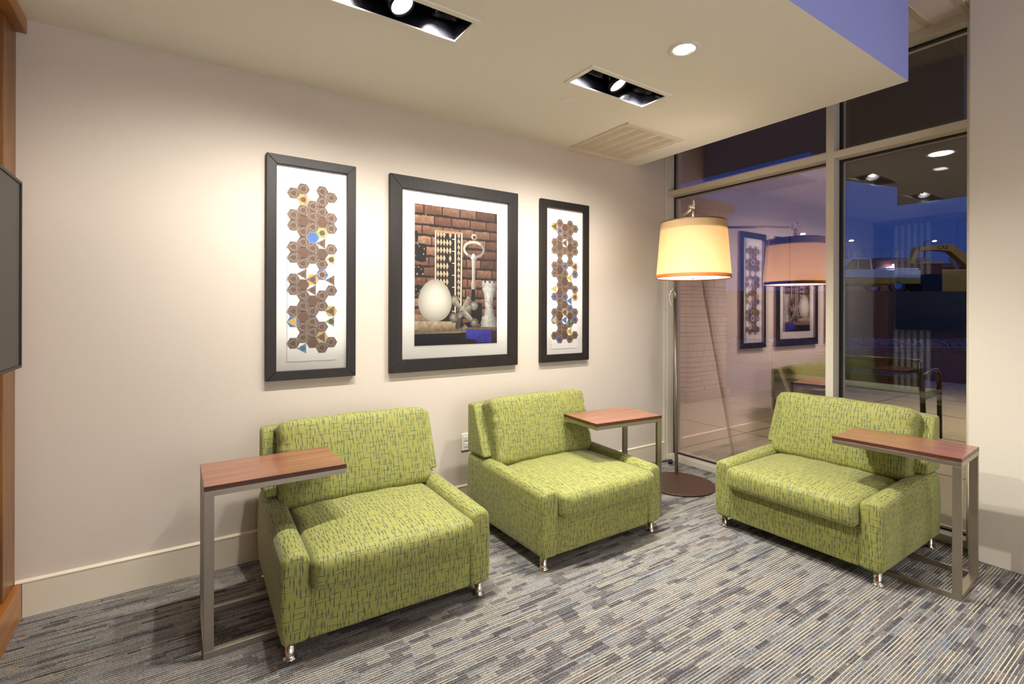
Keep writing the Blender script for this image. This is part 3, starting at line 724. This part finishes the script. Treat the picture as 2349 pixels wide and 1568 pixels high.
c1 = colz(0, '0:p 2:p 3:p 5:p 6:p 8:p 9:p 11:p 12:h 14:p')+colz(1, '-.5:p .5:r 1.5:p 2.5:s 3.5:p 4.5:p 5.5:s 6.5:p 7.5:t 8.5:s 9.5:p 10.5:p 11.5:s 12.5:p 13.5:p 14.5:G') \
    + colz(2, '1:p 2:p 3:p 4:B 5:p 6:p 8:y 9:t 10:s 11:p 12:p 13:p 14:s')+colz(3, '-.5:p .5:p 1.5:p 2.5:s 3.5:g 4.5:t 5.5:s 6.5:p 7.5:m 9.5:p 10.5:p 12.5:p 13.5:y 14.5:p') \
    + colz(4, '0:p 2:p 3:p 5:p 6:e 8:t 9:p 11:y 12:G 14:p')
c3 = colz(0, '0:y 2:p 3:p 5:p 6:p 8:T 9:b 11:p 12:h 14:p')+colz(1, '-.5:p .5:m 1.5:p 2.5:s 3.5:p 4.5:p 5.5:D 6.5:p 7.5:p 8.5:s 9.5:p 10.5:p 11.5:D 12.5:p 13.5:p 14.5:b') \
    + colz(2, '0:s 1:p 2:t 3:p 5:b 6:p 7:D 8:p 9:b 10:s 11:y 12:q 13:p 14:s')+colz(3, '-.5:p .5:p 1.5:p 2.5:D 3.5:p 4.5:p 6.5:T 7.5:p 9.5:q 10.5:b 11.5:D 12.5:d 13.5:T 14.5:p') \
    + colz(4, '0:p 2:p 3:p 5:y 6:b 8:p 9:r 11:p 12:b 14:p')
picture('framed_print', 'tall narrow dark-framed hexagon mosaic print, left one, with solid blue hexagon', .400, .875, .945, 2.168, .050, hexprint(c1))
picture('framed_print', 'tall narrow dark-framed hexagon mosaic print nearest the window, right of the photograph', 2.238, 2.715, .945, 2.162, .056, hexprint(c3, (190, 178, 168)))
def still_life(t):
    X0, X1, Z0, Z1 = 1.249-1.557, 1.863-1.557, 1.104-1.555, 2.004-1.555
    w, h = X1-X0, Z1-Z0; mb = MB(); lay = [0]
    def T(u, v): return (X0+u*w, Z0+v*h)
    mi_ = [0]
    def P(pts, col):
        lay[0] += 1; y = -.0145-lay[0]*6e-6; pp = [T(*p) for p in pts]
        cols = col if isinstance(col, list) else [col]*len(pp)
        mb.poly([(x, y, z) for x, z in pp], mi_[0], cols)
    def jit(pts, a=.004): return [(min(1, max(0, x+random.uniform(-a, a))), min(1, max(0, z+random.uniform(-a, a)))) for x, z in pts]
    # white bevel cut of the mat
    P([(0, 0), (1, 0), (1, 1), (0, 1)], (44, 30, 24))
    tones = [(142, 100, 78), (124, 84, 66), (156, 116, 92), (110, 74, 58), (134, 92, 70)]
    rh = .0735
    for r_ in range(14):
        zt_ = 1.0-r_*rh; zb_ = zt_-rh+.012; x = -.12+(r_ % 2)*.11
        if zt_ < .17: break
        while x < 1:
            bw = random.uniform(.20, .25) if r_ < 2 or r_ % 3 == 0 else random.uniform(.13, .24); a, b_ = max(0, x), min(1, x+bw-.012)
            if b_-a > .02:
                c_ = random.choice(tones); f_ = 1.12-.35*((a+b_)/2); c_ = tuple(min(255, q*f_) for q in c_)
                n_ = max(2, int((b_-a)/.03)); top = [(a+(b_-a)*i/n_, min(1, zt_-.003)+random.uniform(-.004, .003)) for i in range(n_+1)]; bt = [(b_-(b_-a)*i/n_, zb_+random.uniform(-.003, .004)) for i in range(n_+1)]
                pp = [(max(0, min(1, p[0])), max(0, min(1, p[1]))) for p in top+bt]
                P(pp, [tuple(min(255, q*(1.18 if i <= n_ else .86)) for q in c_) for i in range(len(pp))])
            x += bw
    # broken holes and mortar in the left columns
    for u0, u1, v0, v1, c_ in ((0, .13, .60, .71, (30, 22, 20)), (.0, .10, .50, .55, (26, 18, 16)), (0, .07, .36, .42, (26, 18, 16)), (.0, .03, .73, .80, (28, 20, 18)), (.55, .68, .06, .16, (20, 14, 12)), (.66, .80, .15, .30, (24, 18, 16))):
        P(jit([(u0, v0), ((u0+u1)/2, v0-.005), (u1, v0), (u1+.008, (v0+v1)/2), (u1, v1), ((u0+u1)/2, v1+.008), (u0, v1)], .008), c_)
    for _ in range(34):
        u0, v0 = random.uniform(.0, .12), random.uniform(.25, .95); a_ = random.uniform(.006, .018)
        P(jit([(u0, v0), (u0+a_, v0-.003), (u0+a_*1.3, v0+.008), (u0+.3*a_, v0+.011)], .004), random.choice([(196, 160, 128), (214, 184, 150), (172, 132, 104), (60, 42, 34)]))
    # abacus
    mi_[0] = 1
    P([(.235, .12), (.56, .12), (.555, .825), (.235, .825)], (40, 28, 22))
    WD = (208, 184, 150); WD2 = (232, 214, 184)
    for k_ in range(5):
        u = .262+.036*k_
        for j in range(11):
            v = .80-.057*j
            if (k_ == 3 and j in (0, 3)) or (k_ == 4 and j in (4, 5, 6, 7)): continue
            if k_ > 2 and j > 8: continue
            P([(u-.017, v), (u, v+.026), (u+.017, v), (u, v-.026)], [(176, 146, 110), WD2, (226, 206, 170), (196, 170, 130)])
    for j in range(16):
        v = .80-.034*j*1.25
        if v > .2: P([(.488, v), (.508, v+.022), (.528, v), (.508, v-.022)], [(150, 120, 90), WD2, (210, 186, 150), (140, 112, 84)])
    for j in range(7): P([(.43, .77-.055*j*1.6), (.475, .77-.055*j*1.6), (.475, .776-.055*j*1.6), (.43, .776-.055*j*1.6)], (236, 226, 206))
    P([(.46, .11), (.477, .11), (.475, .82), (.458, .82)], (228, 212, 190))
    P([(.227, .30), (.242, .30), (.242, .822), (.227, .83)], WD2); P([(.528, .27), (.545, .255), (.555, .83), (.538, .815)], WD2)
    P([(.227, .83), (.242, .81), (.538, .813), (.555, .83)], (184, 150, 116))
    # key
    KC = (182, 174, 160)
    def ring(cu, cv, ru, rv, tw, n=30):
        for i in range(n):
            a, b_ = 2*PI*i/n, 2*PI*(i+1)/n; s_ = 1.12 if math.cos(a-2.2) > 0 else .8; c_ = tuple(min(255, q*s_) for q in KC)
            P([(cu+ru*math.cos(a), cv+rv*math.sin(a)), (cu+ru*math.cos(b_), cv+rv*math.sin(b_)), (cu+(ru-tw)*math.cos(b_), cv+(rv-tw*.72)*math.sin(b_)), (cu+(ru-tw)*math.cos(a), cv+(rv-tw*.72)*math.sin(a))], c_)
    ring(.698, .710, .137, .066, .028); ring(.700, .803, .036, .024, .017)
    P([(.655, .64), (.675, .672), (.69, .68), (.71, .672), (.74, .64), (.715, .625), (.68, .625)], [KC, WH, WH, KC, (140, 132, 120), (120, 110, 100), KC])
    P([(.672, .63), (.718, .63), (.712, .45), (.676, .45)], [(224, 216, 204), (130, 122, 112), (120, 112, 100), (214, 206, 192)])
    P([(.664, .462), (.722, .462), (.72, .41), (.666, .41)], [(210, 200, 180), (120, 108, 92), (110, 98, 84), (196, 182, 160)])
    P([(.672, .41), (.712, .41), (.72, .30), (.666, .30)], (28, 22, 20))
    mi_[0] = 0
    # rook shaped candle holder
    def col_shape(rows):
        for (v0, a0, b0), (v1, a1, b1) in zip(rows, rows[1:]):
            n = 6
            for i in range(n):
                s0, s1 = i/n, (i+1)/n; sh_ = lambda s: tuple(max(0, min(255, q*(1.12-.9*abs(s-.36)**1.2))) for q in (206, 204, 196))
                P([(a0+(b0-a0)*s0, v0), (a0+(b0-a0)*s1, v0), (a1+(b1-a1)*s1, v1), (a1+(b1-a1)*s0, v1)], [sh_(s0), sh_(s1), sh_(s1), sh_(s0)])
    col_shape([(.478, .80, .992), (.440, .803, .988), (.425, .81, .98), (.42, .80, .985), (.395, .818, .97), (.385, .828, .962), (.33, .835, .945), (.27, .845, .945), (.215, .828, .965), (.20, .80, .985), (.175, .80, .99), (.168, .79, .985), (.15, .785, 1.0), (.145, .80, .995), (.125, .785, 1.0), (.105, .78, 1.0)])
    for a_ in (.83, .89, .95): P([(a_, .479), (a_+.025, .479), (a_+.025, .462), (a_, .462)], (84, 76, 66))
    # table top, slab and shadow front
    P([(0, .125), (1, .125), (1, .098), (.5, .085), (0, .083)], [(150, 128, 98), (120, 98, 76), (96, 78, 62), (190, 170, 136), (150, 128, 98)])
    P([(0, 0), (1, 0), (1, .098), (.5, .085), (0, .083)], [(14, 16, 22), (54, 40, 34), (60, 48, 40), (34, 30, 26), (10, 22, 44)])
    P([(.60, .112), (.93, .105), (.93, .006), (.74, .010), (.72, .03), (.60, .045)], [(84, 84, 200), (70, 66, 170), (62, 60, 170), (60, 58, 180), (60, 58, 170), (72, 70, 190)])  # blue reflection in the glazing, painted into the print
    P([(0, .175), (.455, .170), (.482, .160), (.482, .118), (.47, .108), (.33, .115), (.15, .108), (0, .112)], [(222, 204, 170), (216, 196, 160), (196, 172, 136), (150, 126, 96), (140, 116, 88), (168, 146, 114), (160, 138, 106), (176, 152, 118)])
    P([(0, .178), (.15, .178), (.10, .215), (0, .225)], (176, 146, 112))
    # jack
    JK = (196, 184, 164)
    def bar(a, b_, w0, w1, c0=JK):
        dx, dz = (b_[0]-a[0])*w, (b_[1]-a[1])*h; l = math.hypot(dx, dz); nx_, nz_ = -dz/l, dx/l
        P([(a[0]+nx_*w0/w, a[1]+nz_*w0/h), (b_[0]+nx_*w1/w, b_[1]+nz_*w1/h), (b_[0]-nx_*w1/w, b_[1]-nz_*w1/h), (a[0]-nx_*w0/w, a[1]-nz_*w0/h)], [c0, tuple(q*.95 for q in c0), tuple(q*.55 for q in c0), tuple(q*.5 for q in c0)])
    def ball(cu, cv, r_, c0):
        for k_ in range(7, 0, -1):
            rr = r_*k_/7; f_ = .55+.6*(1-k_/7); ou, ov = -.25*(r_-rr), .25*(r_-rr)
            P([(cu+(ou+rr*math.cos(2*PI*i/22))/w, cv+(ov+rr*math.sin(2*PI*i/22))/h) for i in range(22)], tuple(min(255, q*f_) for q in c0))
    bar((.53, .25), (.49, .115), .020, .014, (110, 92, 74)); bar((.60, .14), (.555, .112), .016, .010, JK)
    ball(.462, .325, .034, (200, 186, 160)); bar((.47, .31), (.57, .235), .018, .018)
    bar((.56, .225), (.642, .352), .030, .014, (214, 200, 178)); bar((.57, .235), (.69, .29), .020, .016); ball(.70, .287, .032, (190, 182, 170))
    bar((.57, .235), (.46, .20), .020, .016); bar((.57, .235), (.68, .17), .022, .016, (214, 204, 186)); ball(.452, .198, .035, (186, 170, 150)); ball(.705, .158, .032, (176, 166, 150))
    # egg
    mi_[0] = 1
    for k_ in range(14, 0, -1):
        s_ = k_/14; f_ = .74+.30*(1-s_**2.2); cu, cv = .232+.012*(1-s_)*1.5, .318+.02*(1-s_)
        pts = []
        for i in range(40):
            a = 2*PI*i/40; rv = .155 if math.sin(a) > 0 else .148; ru = .193*(1-.07*math.sin(a)); pts.append((cu+ru*s_*math.cos(a), cv+rv*s_*math.sin(a)))
        P(pts, tuple(min(255, q*f_) for q in (238, 232, 212)))
    mb.build('photo_print', [M['photo'], M['photo2']], t, recalc=False)
    bv = MB(); e = .006
    for a in ((X0-e, X1+e, Z1, Z1+e), (X0-e, X1+e, Z0-e, Z0), (X0-e, X0, Z0, Z1), (X1, X1+e, Z0, Z1)): bv.box(a[0], a[1], -.0152, -.0140, a[2], a[3])
    bv.build('mat_bevel', M['white'], t)
picture('framed_photograph', 'wide dark-framed sepia photograph of egg, abacus and key before brick wall', 1.082, 2.030, .943, 2.166, .080, still_life)

# ------------------------------------------------------------------ outdoors
M['concrete'] = plain('sidewalk_concrete', (168, 156, 132), .9, noise=.18, nscale=9, bump=.3, bscale=60)
M['asphalt'] = plain('asphalt', (48, 47, 46), .95, noise=.15, nscale=40)
M['earth'] = plain('dark_earth', (52, 44, 34), 1, noise=.4, nscale=3)
M['stone'] = plain('ledge_stone', (196, 176, 152), .9, noise=.2, nscale=6, bump=.6, bscale=25)
M['canopy'] = plain('canopy_soffit', (92, 84, 76), .8)
struct(MB().box(3.86, 12.2, -14, 16, -.12, 0).build('sidewalk', M['concrete']))
jn = MB()
for x in (5.2, 6.7, 8.2, 9.7, 11.2): jn.box(x-.006, x+.006, -14, 16, -.001, .0015)
for i in range(19): jn.box(3.86, 12.2, -13.4+1.5*i-.006, -13.4+1.5*i+.006, -.001, .0015)
struct(jn.build('sidewalk_joints', M['gasket']))
struct(MB().box(12.2, 70, -40, 60, -.16, -.10).build('road', M['asphalt']))
gx = Vector((F.x, F.y, 0)); gr = Vector((R0.x, R0.y, 0))
def S(lat, dep, z): v = gr*lat+gx*dep; return (v.x, v.y, z)     # street frame: along the street / across it
def sbox(mb, l0, l1, d0, d1, z0, z1, mi=0):
    vs = [S(l, d, z) for l in (l0, l1) for d in (d0, d1) for z in (z0, z1)]
    return mb.add(vs, [(0, 1, 3, 2), (4, 6, 7, 5), (0, 4, 5, 1), (2, 3, 7, 6), (0, 2, 6, 4), (1, 5, 7, 3)], mi)
struct(sbox(MB(), 0, 40, 18.2, 18.5, -.12, .08).build('kerb', M['concrete']))
bm_ = MB(); bm_.add([S(-4, 18.5, .05), S(50, 18.5, .05), S(50, 24.5, .08), S(-4, 24.5, .08)], [(0, 1, 2, 3)]); bm_.add([S(-4, 24.5, .08), S(50, 24.5, .08), S(50, 31.5, 2.7), S(-4, 31.5, 2.7)], [(0, 1, 2, 3)])
bm_.add([S(-4, 31.5, 2.7), S(50, 31.5, 2.7), S(60, 90, 2.9), S(-4, 90, 2.9)], [(0, 1, 2, 3)])
struct(bm_.build('embankment', M['earth']))
rk = MB()
for i in range(1500):
    l, d = random.uniform(8, 26), random.uniform(18.6, 22.6); r_ = random.uniform(.06, .14); c_ = Vector(S(l, d, .05+r_*.4)); q = Matrix.Rotation(random.uniform(0, 6), 3, 'Z')
    vs = [c_+q @ Vector((r_*x*random.uniform(.7, 1.2), r_*y*random.uniform(.7, 1.1), r_*.7*z)) for x, y, z in ((1, 0, 0), (0, 1, 0), (-1, 0, 0), (0, -1, 0), (0, 0, 1), (0, 0, -1), (.6, .6, .6), (-.6, -.6, .6))]
    rk.add(vs, [(0, 1, 6), (1, 4, 6), (4, 0, 6), (1, 2, 4), (2, 3, 7), (3, 4, 7), (4, 2, 7), (3, 0, 4), (0, 5, 1), (1, 5, 2), (2, 5, 3), (3, 5, 0)])
tag(rk.build('river_rock', plain('grey_rock', (150, 145, 138), .9, noise=.3, nscale=2)), 'band of grey river rocks across the street beyond the kerb', 'rocks', kind='stuff')
# canopy over the pavement
cp = [(3.88, 6.5), (5.55, 6.5), (5.55, 2.62), (7.10, 2.93), (8.10, 2.685), (9.50, 3.15), (9.9, -6), (3.88, -6)]
mb = MB(); n_ = len(cp); mb.add([(x, y, 3.02) for x, y in cp]+[(x, y, 3.4) for x, y in cp], [tuple(range(n_)), tuple(range(n_, 2*n_))]+[(i, (i+1) % n_, n_+(i+1) % n_, n_+i) for i in range(n_)])
cn = struct(mb.build('canopy', M['canopy']))
for i, (x, y) in enumerate([(6.75, 1.85), (8.6, .8), (4.8, 3.9)]):  # second light is added out of view to brighten the pavement
    d = thing('canopy_light', ['round lit downlight in the outdoor canopy beyond the right window pane', 'added unseen canopy downlight past the pier, brightening the pavement', 'round canopy downlight outside by the stone pillar'][i], 'outdoor light', (x, y, 3.02))
    MB().lathe([(.10, -.001), (.11, -.006), (.125, -.004), (.126, 0)], n=28).build('trim_ring', M['white'], d, True)
    MB().lathe([(0, -.003), (.10, -.003)], n=28).build('lens', M['lens'], d, True, recalc=False)
    light('canopy_beam', 'SPOT', (x, y, 2.98), [110, 170, 150][i], (1, .80, .55), (x, y, 0), spot_size=math.radians(130), spot_blend=.8, shadow_soft_size=.1)
# stone pillar
spl = thing('stone_pillar', 'tan ledge-stone pillar with a flat cap outside the left window pane', 'pillar', (6.70, 5.10, 0))
boxo('plinth', (-.52, .52, -.52, .52, 0, .14), M['concrete'], spl, .01)
boxo('core', (-.44, .44, -.44, .44, .14, 2.88), plain('mortar', (120, 104, 88), .95), spl)
boxo('cap', (-.56, .56, -.56, .56, 2.88, 3.015), M['concrete'], spl, .01)
unit = MB().box(-.5, .5, -.5, .5, -.5, .5).build('stone', M['stone'], spl, bevel=.04, segs=1); um = unit.data; first = True
def stone(x, y, z, sx_, sy_, sz_):
    global first
    if first: o = unit; first = False
    else: o = bpy.data.objects.new('stone', um); COL.objects.link(o); o.parent = spl
    o.location = (x, y, z); o.scale = (sx_, sy_, sz_)
z = .145
while z < 2.84:
    hgt_ = min(random.choice([.05, .06, .075, .09, .11]), 2.88-z)
    for face in (0, 1):
        a = -.47
        while a < .47:
            wd_ = min(random.uniform(.10, .30), .47-a)
            if .47-(a+wd_) < .06: wd_ = .47-a
            pr = random.uniform(.035, .06)
            if face == 0: stone(a+wd_/2, -.44-pr/2+.01, z+hgt_/2, wd_-.008, pr+.02, hgt_-.008)
            else:
                wd2 = max(wd_*1.6, .3); wd2 = min(wd2, .45-a)
                if .45-(a+wd2) < .1: wd2 = .45-a
                stone(-.44-pr/2+.01, a+wd2/2+.0, z+hgt_/2, pr+.02, wd2-.008, hgt_-.008); wd_ = wd2
                if a+wd_ >= .449: break
            a += wd_
    z += hgt_
# bench
bn = thing('bench', 'dark slatted metal bench standing on the pavement just outside the window', 'bench', (6.2, 2.6, 0))
bmz = plain('bench_metal', (40, 36, 30), .35, metal=.7); bsl = plain('bench_slat', (96, 98, 74), .5)
HL = .76
for sg in (-1, 1):
    y = sg*HL
    MB().tube([(.10, y, 0), (.02, y, .30), (.0, y, .50), (-.06, y, .84)], .024, 8).build('rear_leg', bmz, bn, True)
    MB().tube([(.50, y, 0), (.48, y, .50), (.47, y, .70)], .022, 8).build('front_leg', bmz, bn, True)
    MB().tube([(-.035, y, .66), (.10, y, .71), (.30, y, .735), (.42, y, .725), (.47, y, .69)], .018, 8).build('armrest', bmz, bn, True)
    MB().box(.0, .50, y-.018, y+.018, .455, .49).build('seat_support', bmz, bn)
for i in range(4): MB().box(.03+.118*i, .135+.118*i, -HL-.02, HL+.02, .49, .515).build('seat_slat', bsl, bn, bevel=.004)
for k_, (z0, z1, xx) in enumerate(((.58, .67, -.022), (.72, .82, -.045))): MB().box(xx-.012, xx+.012, -HL, HL, z0, z1).build('back_slat', bmz, bn, bevel=.004)
MB().tube([(-.06, -HL, .84), (-.06, HL, .84)], .02, 8).build('back_rail', bmz, bn, True)
# pickup truck: built along +x (front at -x), then turned to stand along the street
def place(o, lat, dep, z, extra=0): o.location = S(lat, dep, z); o.rotation_euler = (0, 0, -yaw+extra)
tk = thing('pickup_truck', 'white and yellow work pickup truck parked on the far embankment', 'truck')
wp_ = plain('truck_white', (238, 240, 244), .3, coat=.5); yp = plain('truck_yellow', (190, 150, 40), .4); gl_ = plain('truck_glass', (20, 26, 36), .1)
def sideprism(prof, y0, y1, name, mat, parent, bevel=0):
    n = len(prof); vs = [(x, y0, z) for x, z in prof]+[(x, y1, z) for x, z in prof]
    return MB().add(vs, [tuple(range(n)), tuple(range(n, 2*n))[::-1]]+[(i, (i+1) % n, n+(i+1) % n, n+i) for i in range(n)]).build(name, mat, parent, bevel=bevel)
sideprism([(-2.7, .75), (2.7, .75), (2.7, 1.15), (.3, 1.18), (-1.2, 1.18), (-2.6, 1.05)], -.95, .95, 'body', wp_, tk, .03)
sideprism([(-2.7, .45), (2.7, .45), (2.7, .75), (-2.7, .75)], -.94, .94, 'lower_body', yp, tk, .02)
sideprism([(-1.35, 1.15), (.35, 1.15), (.25, 1.78), (-.65, 1.80)], -.85, .85, 'cab', wp_, tk, .04)
sideprism([(-1.12, 1.20), (-.45, 1.20), (-.45, 1.70), (-.72, 1.70)], -.87, .87, 'front_window', gl_, tk)
sideprism([(-.38, 1.20), (.18, 1.20), (.14, 1.70), (-.38, 1.70)], -.87, .87, 'rear_window', gl_, tk)
MB().box(.45, 2.65, -.9, -.84, 1.18, 1.26).build('bed_rail', wp_, tk); MB().box(.40, .46, -.8, .8, 1.15, 1.75).build('headache_rack', M['black_metal'], tk)
for x in (-1.75, 1.55):
    for y in (-.93, .75):
        w_ = MB().cyl((x, y, .38), (x, y+.2, .38), .38, n=24).build('wheel', M['rubber'], tk); MB().cyl((x, y-.01, .38), (x, y+.21, .38), .2, n=16).build('hub', M['chrome'], w_)
place(tk, 22.7, 33, 2.62); tk.scale = (1.25, 1.25, 1.25)
# excavator
ex = thing('excavator', 'yellow tracked excavator with raised boom parked beyond the rocks', 'excavator')
ey = plain('excavator_yellow', (176, 128, 44), .5, noise=.15, nscale=2)
for y in (-1.25, .75):
    sideprism([(-1.9, .15), (-1.6, 0), (1.6, 0), (1.9, .15), (2.05, .5), (1.8, .85), (-1.8, .85), (-2.05, .5)], y, y+.5, 'track', M['rubber'], ex, .05)
MB().box(-1.2, 1.9, -1.25, 1.25, 1.25, 3.1).build('engine_house', ey, ex, bevel=.08); MB().box(-1.7, -.3, -1.3, -.2, 1.3, 3.5).build('cab', gl_, ex, bevel=.06)
MB().box(-1.72, -.28, -1.32, -.18, 3.45, 3.58).build('cab_roof', ey, ex, bevel=.03); MB().cyl((0, 0, .7), (0, 0, 1.3), .8).build('turntable', M['black_metal'], ex)
sideprism([(-1.1, 4.45), (-1.0, 4.75), (.3, 4.90), (1.25, 4.95), (2.6, 3.95), (4.1, 1.9), (3.7, 1.7), (2.3, 3.4), (1.1, 4.42), (.2, 4.5)], -.3, .2, 'boom', ey, ex, .03)
sideprism([(-1.2, 4.7), (-.8, 4.8), (-1.9, 2.6), (-2.2, 2.7)], -.25, .15, 'stick', ey, ex, .03)
sideprism([(-2.3, 2.8), (-1.7, 2.6), (-1.6, 1.9), (-2.2, 1.6), (-2.6, 2.1)], -.5, .4, 'bucket', M['black_metal'], ex, .04)
MB().cyl((1.2, -.05, 4.0), (2.6, -.05, 2.2), .09).build('hydraulic_ram', M['chrome'], ex)
place(ex, 29.4, 35, 1.2)
tx = bpy.data.curves.new('lettering', 'FONT'); tx.body = 'CAT'; tx.size = .38; tx.extrude = .01; to = bpy.data.objects.new('lettering', tx); COL.objects.link(to); to.parent = ex; to.location = (.2, -.315, 4.56); to.rotation_euler = (PI/2, 0, 0); tx.materials.append(M['black'])
bpy.context.view_layer.update()
lm = bpy.data.meshes.new_from_object(to); lo = bpy.data.objects.new('lettering', lm); COL.objects.link(lo); lo.parent = ex; lo.location = to.location; lo.rotation_euler = to.rotation_euler; bpy.data.objects.remove(to)
# far buildings, signs, street lamps
bl = thing('store_building', 'low dark store building with a roof railing behind the pickup truck', 'building')
bw_ = plain('dark_stucco', (88, 92, 104), .9)
sbox(MB(), 38.8, 48, 58, 60, 2.6, 7.3).build('wall', bw_, bl); sbox(MB(), 38.6, 48.3, 57.7, 60, 7.3, 7.7).build('parapet', plain('parapet', (120, 128, 146), .8), bl)
for i in range(11): sbox(MB(), 39.0+.8*i, 39.08+.8*i, 57.9, 57.98, 7.7, 8.7).build('railing_post', M['white'], bl)
sbox(MB(), 39, 47.1, 57.9, 57.98, 8.66, 8.72).build('railing', M['white'], bl)
b2 = thing('long_building', 'long low dark building behind the excavator', 'building')
sbox(MB(), 48.5, 80, 62, 70, 2.6, 7.0).build('wall', plain('brown_siding', (70, 58, 50), .9), b2); sbox(MB(), 48.2, 80, 61.7, 70, 7.0, 7.5).build('roof_edge', plain('roof_edge', (110, 104, 100), .8), b2)
nw_ = plain('neon_white', (255, 255, 255), .5, emit=(235, 245, 255), estr=4); nr_ = plain('neon_red', (255, 30, 30), .5, emit=(255, 40, 40), estr=1.6)
for i, (l, z, w_) in enumerate([(39.3, 6.9, 1.9), (43.6, 6.6, 1.0)]):
    sg = thing('neon_sign', ['glowing white script sign with red outline, at the left of the store', 'small glowing white and red sign at the right of the store'][i], 'sign', S(l, 57.6, z-.5)); sg.rotation_euler = (0, 0, -yaw)
    MB().tube([(-w_/2, 0, -.6), (-w_/2, 0, .75), (w_/2, 0, .75), (w_/2, 0, .1)], .06, 6).build('red_outline', nr_, sg)
    pts = [(-w_/2+.15+w_*.78*k_/22, -.05, .05+.42*math.sin(k_*1.35)*(1 if k_ % 3 else .4)+.02*k_) for k_ in range(23)]
    MB().tube(pts, .09, 6).build('script', nw_, sg)
for i, (l, d, z) in enumerate([(37.2, 55, 9.2), (26.6, 46, 8.5), (50.6, 60, 9.9), (33.5, 25.5, 9.0)]):
    sl = thing('street_lamp', ['street lamp glowing above the store railing', 'street lamp glowing behind the lamp shade reflection', 'street lamp glowing above the excavator', 'added unseen street lamp lighting the truck, past the right edge of the window'][i], 'street lamp', S(l, d, 2.7))
    sl.rotation_euler = (0, 0, -yaw)
    MB().cyl((-1.0, 0, 0), (-1.0, 0, z-2.7), .09, .05, 10).build('pole', M['black_metal'], sl); MB().tube([(-1.0, 0, z-2.75), (-.6, 0, z-2.6), (.1, 0, z-2.6)], .035, 6).build('arm', M['black_metal'], sl)
    MB().lathe([(0, -.05), (.2, -.02), (.22, .06), (0, .1)], (.2, 0, z-2.7+.06), 14).build('lamp_globe', M['lens'], sl, True)
light('truck_fill', 'POINT', S(33.7, 25.5, 8.7), 480, (.72, .82, 1), None, shadow_soft_size=.3)  # last street lamp and this glow are added out of view for the truck
